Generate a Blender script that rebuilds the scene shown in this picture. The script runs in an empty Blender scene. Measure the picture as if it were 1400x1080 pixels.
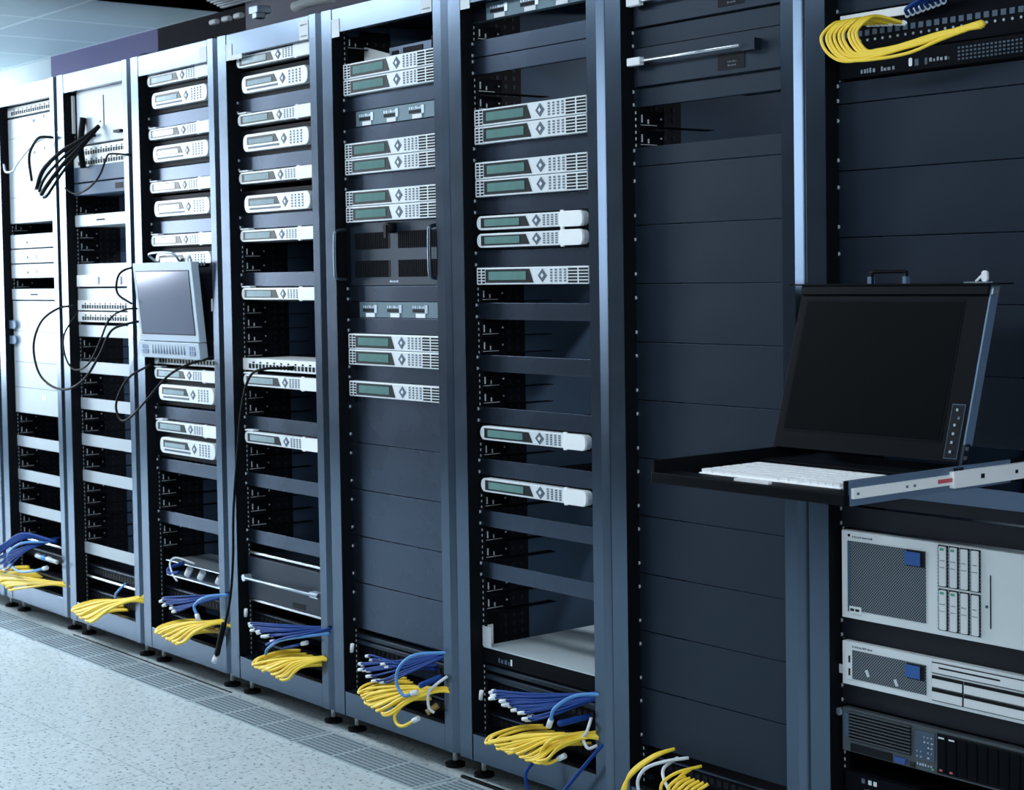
import bpy, math, random
from mathutils import Vector, Matrix
random.seed(7)
SC = bpy.context.scene
COL = SC.collection
PI = math.pi

# ------------------------------------------------------------------ camera
yaw, pitch, roll = 0.894286634, 0.0427105219, -0.0157047119
cd = bpy.data.cameras.new('camera'); cam = bpy.data.objects.new('camera', cd); COL.objects.link(cam)
fw = Vector((-math.sin(yaw)*math.cos(pitch), math.cos(yaw)*math.cos(pitch), -math.sin(pitch)))
rt = Vector((math.cos(yaw), math.sin(yaw), 0)); up = rt.cross(fw)
r2 = rt*math.cos(roll)+up*math.sin(roll); u2 = -rt*math.sin(roll)+up*math.cos(roll)
mw = Matrix((r2, u2, -fw)).transposed().to_4x4()
mw.translation = Vector((6.49666, -2.61689, 1.31343))
cam.matrix_world = mw
cd.sensor_width = 36; cd.sensor_fit = 'HORIZONTAL'; cd.lens = 2313.8/1400*36
cd.shift_y = -66.18/1400; cd.clip_start = .05
cd.dof.use_dof = True; cd.dof.focus_distance = 3.7; cd.dof.aperture_fstop = 11
SC.camera = cam

# ------------------------------------------------------------------ world, lights, exposure
w = bpy.data.worlds.new('world'); SC.world = w; w.use_nodes = True
w.node_tree.nodes['Background'].inputs[0].default_value = (.35, .5, .8, 1)
w.node_tree.nodes['Background'].inputs[1].default_value = .05
SC.view_settings.view_transform = 'Standard'; SC.view_settings.look = 'None'
SC.view_settings.gamma = 1; SC.view_settings.use_curve_mapping = False
SC.view_settings.exposure = -0.12

def area(name, loc, target, sx, sy, power, col):
    ld = bpy.data.lights.new(name, 'AREA'); ld.shape = 'RECTANGLE'; ld.size = sx; ld.size_y = sy
    ld.energy = power; ld.color = col
    o = bpy.data.objects.new(name, ld); COL.objects.link(o); o.location = loc
    o.rotation_euler = (Vector(target)-Vector(loc)).to_track_quat('-Z', 'Y').to_euler()
    return o
COOL = (.84, .92, 1.0)
# unseen light added at left for bright reflections on the rack fronts
area('added_end_light', (-4.9, -1.75, 1.6), (0, -.9, 1.3), 3.0, 1.7, 240, COOL)
# unseen light added at right to brighten the post chamfers
area('added_end_light', (7.9, -2.65, 1.75), (5.5, -1.4, 1.5), 1.7, 1.3, 42, COOL)
# ceiling luminaires over the aisle
for lx, pw in ((-3.0, 40), (-1.2, 45), (.6, 36), (2.4, 22), (4.2, 21)):
    area('ceiling_lamp_light', (lx, -1.35, 2.46), (lx, -1.35, 0), 1.15, .5, pw, COOL)
area('ceiling_lamp_light', (6.9, -1.15, 2.46), (6.9, -1.15, 0), .5, 1.15, 12, COOL)
# unseen fill lights added behind the racks to brighten their interiors
for lx, pw in ((-2.9, 14), (1.4, 30), (3.6, 26)):
    area('rear_fill_light', (lx, 1.45 if lx > 0 else .75, 2.1 if lx > 0 else 2.46), (lx, 1.4, 0), .9, .15, pw, COOL)

# ------------------------------------------------------------------ materials
def mat(name, col, rough=.5, metal=0., noise=0., nscale=20, emit=None, spec=.5, coat=0.):
    m = bpy.data.materials.new(name); m.use_nodes = True
    nt = m.node_tree; b = nt.nodes['Principled BSDF']
    b.inputs['Base Color'].default_value = (*col, 1); b.inputs['Roughness'].default_value = rough
    b.inputs['Metallic'].default_value = metal; b.inputs['Specular IOR Level'].default_value = spec
    b.inputs['Coat Weight'].default_value = coat
    if emit:
        b.inputs['Emission Color'].default_value = (*emit[0], 1); b.inputs['Emission Strength'].default_value = emit[1]
    if noise:
        tc = nt.nodes.new('ShaderNodeTexCoord'); n = nt.nodes.new('ShaderNodeTexNoise')
        n.inputs['Scale'].default_value = nscale; n.inputs['Detail'].default_value = 4
        nt.links.new(tc.outputs['Object'], n.inputs['Vector'])
        r = nt.nodes.new('ShaderNodeMapRange'); r.inputs[3].default_value = 1-noise; r.inputs[4].default_value = 1+noise
        nt.links.new(n.outputs['Fac'], r.inputs[0])
        mx = nt.nodes.new('ShaderNodeVectorMath'); mx.operation = 'SCALE'; mx.inputs[0].default_value = col
        nt.links.new(r.outputs[0], mx.inputs['Scale']); nt.links.new(mx.outputs[0], b.inputs['Base Color'])
        r2_ = nt.nodes.new('ShaderNodeMapRange'); r2_.inputs[3].default_value = rough*.85; r2_.inputs[4].default_value = min(1, rough*1.15)
        nt.links.new(n.outputs['Fac'], r2_.inputs[0]); nt.links.new(r2_.outputs[0], b.inputs['Roughness'])
    return m
M = {}
M['frame'] = mat('rack_frame_paint', (.112, .152, .210), .22, .92, .06, 9)
M['panel'] = mat('blank_panel_paint', (.060, .082, .122), .27, .88, .06, 7)
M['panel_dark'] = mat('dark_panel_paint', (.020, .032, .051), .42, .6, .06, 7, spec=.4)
M['black'] = mat('black_steel', (.005, .006, .009), .5, 0, spec=.04)
M['rail'] = mat('black_rail', (.005, .006, .008), .6, 0, spec=.1)
M['perf'] = mat('perforated_black_sheet', (.007, .008, .012), .6, 0, spec=.15)
M['side'] = mat('side_panel_grey', (.075, .125, .20), .5, .1, .05, 5, spec=.2)
M['leftunit'] = mat('left_unit_and_sheen', (.42, .48, .53), .4, .1, .04, 12)  # white units, plus grey fillers whose grazing sheen is put into this colour
M['fastener'] = mat('pale_fastener', (.5, .56, .6), .5)
M['silver'] = mat('silver_bezel', (.78, .84, .88), .35, .15, .03, 30)
M['white'] = mat('white_plastic', (.92, .96, .97), .45, 0, .02, 30)
M['whitemetal'] = mat('white_painted_steel', (.90, .96, .97), .4, 0, .03, 12)
M['slot'] = mat('dark_slot', (.008, .010, .014), .6, spec=.15)
M['bluegrey'] = mat('blue_grey_button', (.06, .10, .15), .5)
M['dot'] = mat('key_dot', (.11, .15, .19), .5)
M['lcd'] = mat('lcd_green', (.15, .29, .27), .12, 0, .25, 25, spec=.8)
M['lcdpale'] = mat('lcd_pale', (.40, .52, .56), .12, 0, .25, 25, spec=.8)
M['lcdrim'] = mat('lcd_rim', (.010, .016, .019), .3, spec=.25)
M['tag'] = mat('paper_tag', (.88, .92, .95), .6)
M['steel'] = mat('bright_steel', (.80, .84, .88), .25, .9)
M['zinc'] = mat('zinc_steel', (.60, .70, .80), .3, .8)
M['teal'] = mat('teal_panel', (.10, .17, .21), .4, .4)
M['yellow'] = mat('yellow_cable_jacket', (1.0, .70, .05), .42, 0, .05, 60)
M['blue'] = mat('blue_cable_jacket', (.008, .048, .24), .5, 0, .08, 60, spec=.15)
M['bluelight'] = mat('light_blue_cable_jacket', (.10, .32, .70), .35)
M['whitecable'] = mat('white_cable_jacket', (.75, .80, .84), .4)
M['blackcable'] = mat('black_cable_jacket', (.004, .005, .007), .5, spec=.08)
M['plug'] = mat('clear_plug', (.80, .86, .90), .3)
M['rubber'] = mat('black_rubber', (.005, .006, .008), .6, spec=.15)
M['screen'] = mat('screen_glass', (.003, .0035, .004), .4, 0, spec=.03)
M['screenpale'] = mat('grey_lcd_glass', (.20, .215, .29), .10, .3, spec=.8)
M['lcdblue'] = mat('blue_display', (.035, .13, .42), .35)
M['green'] = mat('green_mark', (.10, .45, .28), .5)
M['red'] = mat('red_mark', (.65, .12, .14), .5)
M['copper'] = mat('brown_plastic', (.35, .22, .06), .5)
M['drawer'] = mat('console_black_paint', (.004, .005, .007), .45, 0, spec=.06)
M['slide'] = mat('slide_rail_sheen', (.96, .97, .98), .45, 0)  # the steel's bright reflection is put into a plain white colour
M['greymetal'] = mat('dark_grey_bezel', (.085, .10, .115), .45, .3)
M['bay'] = mat('black_filler_paint', (.011, .014, .021), .5, .1, spec=.3)
M['screwm'] = mat('nickel_screw', (.75, .80, .84), .4, .3)
M['lidside'] = mat('lid_side_steel', (.14, .21, .32), .5, .3)
M['keys'] = mat('white_keys', (.96, .98, 1.0), .45)
M['purple'] = mat('purple_wall_paint', (.055, .055, .165), .7, 0, .05, 3)
M['wall'] = mat('white_wall_paint', (.45, .52, .56), .8, 0, .04, 2)
M['darkwall'] = mat('dark_wall_paint', (.010, .010, .014), .8, 0, .05, 2, spec=.08)
M['beam'] = mat('grey_duct_paint', (.085, .09, .145), .6, 0, .05, 4)
M['usb'] = mat('usb_black', (.01, .01, .01), .5)
M['vga'] = mat('vga_blue', (.03, .09, .33), .4)

def grille_mat():
    m = bpy.data.materials.new('hex_grille'); m.use_nodes = True; nt = m.node_tree; b = nt.nodes['Principled BSDF']
    tc = nt.nodes.new('ShaderNodeTexCoord'); sp = nt.nodes.new('ShaderNodeSeparateXYZ'); cb = nt.nodes.new('ShaderNodeCombineXYZ')
    ad = nt.nodes.new('ShaderNodeMath'); ad.operation = 'ADD'; su = nt.nodes.new('ShaderNodeMath'); su.operation = 'SUBTRACT'
    nt.links.new(tc.outputs['Object'], sp.inputs[0])
    for q in (ad, su): nt.links.new(sp.outputs[0], q.inputs[0]); nt.links.new(sp.outputs[2], q.inputs[1])
    nt.links.new(ad.outputs[0], cb.inputs[0]); nt.links.new(su.outputs[0], cb.inputs[1])
    v = nt.nodes.new('ShaderNodeTexVoronoi'); v.voronoi_dimensions = '2D'; v.inputs['Scale'].default_value = 165; v.inputs['Randomness'].default_value = 0
    nt.links.new(cb.outputs[0], v.inputs['Vector'])
    cr = nt.nodes.new('ShaderNodeValToRGB'); cr.color_ramp.elements[0].position = .36; cr.color_ramp.elements[1].position = .46
    cr.color_ramp.elements[0].color = (.008, .010, .013, 1); cr.color_ramp.elements[1].color = (.26, .31, .36, 1)
    nt.links.new(v.outputs['Distance'], cr.inputs[0]); nt.links.new(cr.outputs[0], b.inputs['Base Color'])
    b.inputs['Roughness'].default_value = .4; b.inputs['Metallic'].default_value = .3
    return m
M['grille'] = grille_mat()

def floor_mat():
    m = bpy.data.materials.new('speckled_floor_tile'); m.use_nodes = True; nt = m.node_tree; b = nt.nodes['Principled BSDF']
    L = nt.links; N = nt.nodes.new
    tc = N('ShaderNodeTexCoord')
    n = N('ShaderNodeTexNoise'); n.inputs['Scale'].default_value = 75; n.inputs['Detail'].default_value = 3; n.inputs['Roughness'].default_value = .6
    L.new(tc.outputs['Object'], n.inputs['Vector'])
    cr = N('ShaderNodeValToRGB'); e = cr.color_ramp.elements
    e[0].position = .355; e[0].color = (.13, .20, .24, 1); e[1].position = .43; e[1].color = (.60, .68, .705, 1)
    L.new(n.outputs['Fac'], cr.inputs[0])
    n3 = N('ShaderNodeTexNoise'); n3.inputs['Scale'].default_value = 28; n3.inputs['Detail'].default_value = 2
    L.new(tc.outputs['Object'], n3.inputs['Vector'])
    cr3 = N('ShaderNodeValToRGB'); e = cr3.color_ramp.elements
    e[0].position = .3; e[0].color = (.92, .92, .92, 1); e[1].position = .65; e[1].color = (1.06, 1.06, 1.06, 1)
    L.new(n3.outputs['Fac'], cr3.inputs[0])
    mu0 = N('ShaderNodeMixRGB'); mu0.blend_type = 'MULTIPLY'; mu0.inputs[0].default_value = 1
    L.new(cr.outputs[0], mu0.inputs[1]); L.new(cr3.outputs[0], mu0.inputs[2])
    # seams of the 0.6 m raised floor tiles
    br = N('ShaderNodeTexBrick'); br.offset = 0; br.inputs['Scale'].default_value = 1
    br.inputs['Brick Width'].default_value = .6; br.inputs['Row Height'].default_value = .6
    br.inputs['Mortar Size'].default_value = .0012; br.inputs['Mortar Smooth'].default_value = .3
    br.inputs['Color1'].default_value = (1, 1, 1, 1); br.inputs['Color2'].default_value = (.97, .97, .97, 1); br.inputs['Mortar'].default_value = (.35, .4, .45, 1)
    L.new(tc.outputs['Object'], br.inputs['Vector'])
    mu = N('ShaderNodeMixRGB'); mu.blend_type = 'MULTIPLY'; mu.inputs[0].default_value = 1
    L.new(mu0.outputs[0], mu.inputs[1]); L.new(br.outputs[0], mu.inputs[2])
    L.new(mu.outputs[0], b.inputs['Base Color']); b.inputs['Roughness'].default_value = .42
    return m
M['floor'] = floor_mat()

def ceil_mat():
    m = bpy.data.materials.new('ceiling_tile'); m.use_nodes = True; nt = m.node_tree; b = nt.nodes['Principled BSDF']
    L = nt.links; N = nt.nodes.new
    tc = N('ShaderNodeTexCoord'); mp = N('ShaderNodeMapping'); mp.inputs['Location'].default_value = (.22, .065, 0)
    L.new(tc.outputs['Object'], mp.inputs[0])
    br = N('ShaderNodeTexBrick'); br.offset = 0; br.inputs['Scale'].default_value = 1
    br.inputs['Brick Width'].default_value = .6; br.inputs['Row Height'].default_value = .6
    br.inputs['Mortar Size'].default_value = .010; br.inputs['Mortar Smooth'].default_value = .1
    br.inputs['Color1'].default_value = (.46, .58, .62, 1); br.inputs['Color2'].default_value = (.43, .55, .60, 1); br.inputs['Mortar'].default_value = (.72, .82, .86, 1)
    L.new(mp.outputs[0], br.inputs['Vector']); L.new(br.outputs[0], b.inputs['Base Color']); b.inputs['Roughness'].default_value = .55
    return m
M['ceiling'] = ceil_mat()

# ------------------------------------------------------------------ mesh helpers
class MB:
    def __init__(s): s.v = []; s.f = []
    def box(s, x0, x1, y0, y1, z0, z1):
        n = len(s.v)
        s.v += [(x0,y0,z0),(x1,y0,z0),(x1,y1,z0),(x0,y1,z0),(x0,y0,z1),(x1,y0,z1),(x1,y1,z1),(x0,y1,z1)]
        s.f += [tuple(n+i for i in q) for q in ((0,3,2,1),(4,5,6,7),(0,1,5,4),(1,2,6,5),(2,3,7,6),(3,0,4,7))]
        return s
    def prism(s, pts, a, b, ax='y'):
        # pts: outline in XZ (ax y), XY (ax z) or YZ (ax x); extruded from a to b
        n = len(s.v); k = len(pts)
        def P(p, t):
            return (p[0], t, p[1]) if ax == 'y' else ((p[0], p[1], t) if ax == 'z' else (t, p[0], p[1]))
        s.v += [P(p, a) for p in pts]+[P(p, b) for p in pts]
        ar = sum(pts[i][0]*pts[(i+1)%k][1]-pts[(i+1)%k][0]*pts[i][1] for i in range(k))
        flip = (ar > 0) if ax in ('z', 'x') else (ar < 0)
        F = [tuple(range(n, n+k)), tuple(range(n+2*k-1, n+k-1, -1))]
        for i in range(k):
            j = (i+1) % k; F.append((n+i, n+k+i, n+k+j, n+j))
        if flip: F = [tuple(reversed(f)) for f in F]
        s.f += F
        return s
    def tube(s, pts, r, seg=8, r1=None, cap=True):
        pts = [Vector(p) for p in pts]; n0 = len(s.v); k = len(pts)
        t = (pts[1]-pts[0]).normalized(); a = Vector((0,0,1)) if abs(t.z) < .9 else Vector((1,0,0))
        nrm = t.cross(a).normalized()
        for i, p in enumerate(pts):
            t = (pts[min(i+1,k-1)]-pts[max(i-1,0)]).normalized()
            nrm = (nrm-t*nrm.dot(t)).normalized(); bn = t.cross(nrm)
            rr = r if r1 is None else r+(r1-r)*i/(k-1)
            for j in range(seg):
                an = 2*PI*j/seg; s.v.append(tuple(p+(nrm*math.cos(an)+bn*math.sin(an))*rr))
        for i in range(k-1):
            for j in range(seg):
                a0 = n0+i*seg+j; a1 = n0+i*seg+(j+1)%seg
                s.f.append((a0, a0+seg, a1+seg, a1)[::-1])
        if cap:
            s.f.append(tuple(n0+j for j in range(seg))[::-1]); s.f.append(tuple(n0+(k-1)*seg+j for j in range(seg)))
        return s
    def build(s, name, m, parent=None, bevel=0, smooth=False):
        me = bpy.data.meshes.new(name); me.from_pydata(s.v, [], s.f); me.materials.append(m)
        if smooth:
            for p in me.polygons: p.use_smooth = len(p.vertices) == 4
        o = bpy.data.objects.new(name, me); COL.objects.link(o)
        if parent is not None: o.parent = parent
        if bevel:
            b = o.modifiers.new('bevel', 'BEVEL'); b.width = bevel; b.segments = 2; b.limit_method = 'ANGLE'
        return o

def rr(x0, x1, z0, z1, r, n=6):
    r = min(r, (x1-x0)/2-1e-5, (z1-z0)/2-1e-5); P = []
    for cx, cz, a in ((x1-r, z0+r, -90), (x1-r, z1-r, 0), (x0+r, z1-r, 90), (x0+r, z0+r, 180)):
        for i in range(n+1):
            t = math.radians(a+90*i/n); P.append((cx+r*math.cos(t), cz+r*math.sin(t)))
    return P
def circ(cx, cz, r, n=16): return [(cx+r*math.cos(2*PI*i/n), cz+r*math.sin(2*PI*i/n)) for i in range(n)]
def dia(cx, cz, rx, rz): return [(cx+rx, cz), (cx, cz+rz), (cx-rx, cz), (cx, cz-rz)]
def spline(P, sub=8):
    P = [Vector(p) for p in P]; Q = [P[0]*2-P[1]]+P+[P[-1]*2-P[-2]]; out = []
    for i in range(1, len(Q)-2):
        for k in range(sub):
            t = k/sub; a, b, c, d = Q[i-1], Q[i], Q[i+1], Q[i+2]
            out.append(.5*((2*b)+(c-a)*t+(2*a-5*b+4*c-d)*t*t+(3*b-a-3*c+d)*t**3))
    out.append(P[-1]); return out
def tag(o, label, cat, group=None, kind=None):
    if label: o['label'] = label
    if cat: o['category'] = cat
    if group: o['group'] = group
    if kind: o['kind'] = kind
    return o
def thing(name, loc=(0,0,0)):
    o = bpy.data.objects.new(name, None); COL.objects.link(o); o.location = loc; o.empty_display_size = .05
    return o
def copy_tree(o, parent=None):
    c = o.copy(); COL.objects.link(c); c.parent = parent
    for ch in o.children: copy_tree(ch, c)
    return c
def struct(mb, name, m, parent=None):
    o = mb.build(name, m, parent); o['kind'] = 'structure'; return o
def text_marks(mb, x0, x1, z, h, y, seed=1, gap=.35):
    # a row of tiny illegible printed marks, as the photograph shows them
    rn = random.Random(seed); x = x0
    while x < x1:
        wd = h*rn.uniform(.35, .8); mb.box(x, min(x+wd, x1), y-.0004, y, z, z+h*rn.uniform(.6, 1)); x += wd+h*gap*rn.uniform(.6, 2)
    return mb

U = .04445
def Z(s): return (s+2.96)*U
def RX(r): return .6*(r-1)
YF = .04     # front face of the mounting rails / panels
ORD = ['', 'topmost', 'second', 'third', 'fourth', 'fifth', 'sixth', 'seventh', 'eighth', 'ninth', 'tenth', 'eleventh', 'twelfth', 'thirteenth', 'fourteenth', 'fifteenth', 'sixteenth', 'seventeenth', 'eighteenth', 'nineteenth']
RN = {0: 'the cut-off left rack', 1: 'the leftmost full rack', 2: 'the looping cable rack', 3: 'the grey monitor rack',
      4: 'the hanging black cable rack', 5: 'the vented chassis rack', 6: 'the pale tray rack', 7: 'the closed dark rack', 8: 'the rightmost rack'}

# ------------------------------------------------------------------ room shell
struct(MB().box(-5, 8, -3.6, 2.6, -.05, 0), 'floor', M['floor'])
cm = MB()
cm.box(-5, -.22, -3.6, 2.6, 2.5, 2.55); cm.box(-.22, 8, -3.6, .55, 2.5, 2.55)
struct(cm, 'ceiling', M['ceiling'])
struct(MB().box(-.22, 8, .55, 2.6, 2.75, 2.8), 'ceiling', M['darkwall'])
struct(MB().box(-.23, -.22, .55, 2.6, 2.5, 2.75).box(-.22, 8, .54, .55, 2.55, 2.75), 'trim_ceiling_edge', M['darkwall'])
struct(MB().box(-5.05, -5, -3.6, 2.6, 0, .75).box(-5.05, -5, -3.6, 2.6, 2.45, 2.5).box(-5.05, -5, -3.6, -3.25, .75, 2.45).box(-5.05, -5, -.25, 2.6, .75, 2.45), 'wall_left', M['wall'])
struct(MB().box(-5.05, -5.03, -3.25, -.25, .75, 2.45), 'added_glow_left', mat('added_window_glow', (.8, .9, 1), .2, emit=((.75, .88, 1), 3.0)))  # unseen glowing panel, added to be mirrored in the left racks
fr = MB()
for yy in (-3.25, -2.27, -1.27, -.29): fr.box(-5.03, -4.99, yy, yy+.04, .75, 2.45)
fr.box(-5.03, -4.99, -3.25, -.25, .75, .79).box(-5.03, -4.99, -3.25, -.25, 2.41, 2.45)
struct(fr, 'trim_added_glow', M['white'])  # frame around the added glowing panel
struct(MB().box(8, 8.05, -1.75, 2.6, 0, 2.8).box(8, 8.05, -3.6, -3.55, 0, 2.8).box(8, 8.05, -3.55, -1.75, 2.45, 2.8).box(8, 8.05, -3.55, -1.75, 0, 1.05), 'wall_right', M['darkwall'])
struct(MB().box(8.02, 8.04, -3.55, -1.75, 1.05, 2.45), 'added_glow_right', bpy.data.materials['added_window_glow'])  # second glowing panel, added out of view for the chamfers
struct(MB().box(-5, 8, -3.65, -3.6, 0, 2.8), 'wall_front', M['darkwall'])
struct(MB().box(-2.04, -.82, 1.14, 1.24, 0, 2.5), 'wall_back', M['purple'])
struct(MB().box(-5, -2.04, 1.16, 1.26, 0, 2.5), 'wall_back_left', M['wall'])
struct(MB().box(-.82, .46, 1.14, 1.2, 0, 2.5), 'wall_back_void_sheet', M['darkwall'])  # dark sheet added in place of the void right of the purple wall
struct(MB().box(-5, 8, 2.6, 2.65, 0, 2.8), 'wall_back_right', M['darkwall'])

# overhead parts seen above the third to fifth racks
b = MB().box(.45, 4.9, .88, 1.0, 2.16, 2.46)
o = b.build('air_duct', M['beam'], bevel=.004); tag(o, 'grey purple duct running above the racks, right of the purple wall', 'duct')
lp = thing('ceiling_louvre', (0, 0, 2.42)); tag(lp, 'striped silver louvre under the ceiling at the top, above the third rack', 'ceiling louvre')
MB().prism([(.55,.60),(.30,.86),(3.4,.86),(3.4,.2),(.9,.2)], .012, .03, 'z').build('backing', M['beam'], lp)
sl = MB()
for i in range(20):
    yy = .23+i*.032; x0 = max(.30+(.86-yy)*.96, .31); sl.box(x0, 3.4, yy, yy+.016, 0, .012)
sl.build('slats', M['silver'], lp)
ct = thing('cable_tray', (1.75, .6, 2.13)); tag(ct, 'dark overhead cable tray crossing above the third rack', 'cable tray')
MB().box(-.95, 1.2, -.14, .2, -.02, 0).box(-.95, 1.2, -.14, -.13, 0, .045).box(-.95, 1.2, .19, .2, 0, .045).build('tray', M['drawer'], ct)
for k in range(7):
    rn = random.Random(k); yy = .5+k*.04
    P = [(.25+j*.36, yy+rn.uniform(-.02,.02), 2.17+rn.uniform(0,.05)) for j in range(7)]
    c = MB().tube(spline(P, 6), .011, 8).build('overhead_cable', M['blackcable'] if k % 3 else M['beam'], smooth=True)
    tag(c, 'dark cable lying in the overhead tray above the third rack', 'cable', 'dark cables in the overhead tray')
for k, (x, nm) in enumerate(((.78, 'left'), (.875, 'middle'), (.965, 'right'))):
    c = MB().prism(rr(-.012,.012,-.010,.010,.008), -.024, .024, 'x').build('tie_highlight', M['tag'], smooth=False, bevel=.004); c.location = (x, .555, 2.283)  # pale solids standing for highlights on the cable ties
    tag(c, nm+' of three cable-tie highlights shaped as pale clips, overhead tray', 'clip', 'cable-tie highlights on the overhead tray')
c = MB().tube([(1.25,.62,2.283),(1.33,.62,2.287),(1.50,.62,2.283)], .018, 12).build('white_pipe', M['white'], smooth=True); tag(c, 'short pale pipe under the louvre, above the fourth rack', 'pipe')
c = MB().box(1.13,1.19,.5,.56,2.262,2.29).box(1.17,1.2,.49,.53,2.24,2.262).build('junction_box', M['zinc'], bevel=.004); tag(c, 'small pale junction box above the fourth rack beside the pale pipe', 'junction box')
c = MB()
for k in range(5):
    P = [(-4.3+j*.5, .8+k*.03+.02*math.sin(j*2+k), 2.33+.02*math.sin(j*1.7+k*2)+.012*k) for j in range(5)]
    c.tube(spline(P, 5), .012, 6)
c = c.build('pale_cable_bundle', M['screwm'], smooth=True); tag(c, 'blue grey cable bundle against the white wall above the leftmost rack', 'cable bundle', None, 'stuff')

# floor grilles: ventilated strips set in the floor tiles
def make_grille():
    root = thing('floor_grille')
    MB().box(.01, .59, -.150, -.010, .0005, .003).build('frame', mat('pale_grille_metal', (.50, .60, .65), .4, .3), root)
    s = MB()
    for a in range(3):
        for i in range(8):
            for j in range(8):
                x = .016+a*.192+i*.0228; y = -.145+j*.0166; s.box(x, x+.0195, y, y+.0105, .003, .0036)
    s.build('slots', mat('grille_slot_shadow', (.15, .20, .23), .7), root)
    return root
gp = None
for i, X in enumerate([-1.2+.6*k for k in range(11)]):
    g = make_grille() if gp is None else copy_tree(gp)
    gp = gp or g
    g.location = (X, 0, 0)
    rr_ = int(round(X/.6))+1
    where = {-1: 'beyond the racks at far left', 0: 'before the cut-off rack'}.get(rr_, 'before '+RN.get(rr_, RN[8]) if rr_ <= 8 else 'at far right')
    tag(g, 'pale slotted vent strip in the floor tile '+where, 'floor grille', 'vent strips in the floor along the racks')
for nm, x0, x1, r, lab in (('a', .6, 1.78, .0022, 'thin dark floor seam strip before the second and third full racks'), ('b', 2.99, 3.62, .005, 'black strip along the floor seam before the sixth full rack')):
    o = MB().box(x0, x1, .004, .004+r*2, 0, r*1.3).build('floor_seam_strip' if nm == 'a' else 'black_seam_strip', M['rubber']); tag(o, lab, 'floor strip' if nm == 'a' else 'cable')  # second strip is the black stretch of floor seam, modelled as a bar

# ------------------------------------------------------------------ rack frames
def make_rack():
    root = thing('server_rack')
    zb, zt = .060, 2.065
    def post(px, name):
        MB().prism(px, zb, zt, 'z').build(name, M['frame'], root)
    post([(-.020,.016),(-.004,0),(.047,0),(.047,.024),(-.020,.024)], 'front_post')
    post([(.530,0),(.564,0),(.581,.020),(.581,.030),(.530,.030)], 'front_post')
    MB().box(.0495, .5275, .001, .024, 1.997, zt).build('top_bar', M['frame'], root, bevel=.0015)
    MB().box(.0495, .5275, .001, .024, zb, .130).build('bottom_bar', M['frame'], root, bevel=.0015)
    MB().box(-.018, .579, .024, .78, 2.045, 2.06).build('roof_panel', M['panel_dark'], root)
    MB().box(-.018, .579, .024, .78, zb, zb+.02).build('base_panel', M['black'], root)
    for s in (0, 1):
        # mounting rail: return and drilled flange
        r = MB()
        if s == 0: r.box(.0474, .0484, .0015, YF+.003, .131, 1.996).box(.012, .016, .026, .12, .131, 1.996).box(.016, .062, YF+.002, YF+.005, .131, 1.996)  # first box: black liner standing for shade on the post's inner face
        else: r.box(.544, .548, .032, .12, .131, 1.996).box(.503, .544, YF+.002, YF+.005, .131, 1.996)
        ro = r.build('mounting_rail', M['rail'], root)
        h = MB()
        for i in range(126):
            z = .129+(i+.5)*U/3
            if s == 0: h.box(.044, .052, YF+.0012, YF+.002, z-.0032, z+.0032)
            else: h.box(.512, .520, YF+.0012, YF+.002, z-.0032, z+.0032)
        h.build('rail_holes', M['fastener'], ro)
    # left inner wall: perforated strip, then plain sheet
    p = MB().box(-.004, 0, .13, .235, .1, 2.02).build('perforated_strip', M['perf'], root)
    d = MB()
    for i in range(84):
        for j in range(3):
            z = .135+i*U/2; y = .15+j*.028; d.box(0, .0008, y, y+.009, z, z+.010)
    d.build('perforations', M['panel_dark'], p)
    MB().box(-.010, -.006, .235, .78, .1, 2.04).build('side_panel', M['side'], root)
    MB().box(.570, .574, .05, .78, .1, 2.04).build('side_panel', M['side'], root)
    for x in (-.01, .54):
        MB().box(x, x+.03, .74, .78, zb, 2.045).build('rear_post', M['black'], root)
    for x in (-.012, .462):
        for y in (.06, .70):
            f = MB().tube([(x+.03, y, .014), (x+.03, y, .062)], .0065, 10).build('foot_stem', M['screwm'], root, smooth=True)
            pad = MB(); pad.tube([(x+.03, y, 0), (x+.03, y, .008)], .027, 20).tube([(x+.03, y, .008), (x+.03, y, .015)], .022, 20, r1=.009)
            pad.build('foot_pad', M['rubber'], f)
    return root
rack0 = make_rack()
racks = {}
RLAB = {0: 'pale rack frame cut off by the left edge of the photo', 1: 'bright white-lit rack frame, leftmost of those fully in view',
        2: 'pale rack frame with black cables looping out, second full one from left', 3: 'grey rack frame behind the small fold-out grey screen, third full one',
        4: 'blue grey rack frame beside the hanging black cable, fourth full one', 5: 'blue grey rack frame around the dark vented chassis, fifth full one',
        6: 'dark blue rack frame with the white tray near its foot', 7: 'dark blue rack frame closed by tall dark blank panels', 8: 'dark rack frame at right edge holding the open black console'}
for r in range(9):
    k = rack0 if r == 0 else copy_tree(rack0)
    k.location = (RX(r), 0, 0); racks[r] = k
    tag(k, RLAB[r], 'server rack', 'row of server racks')
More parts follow.
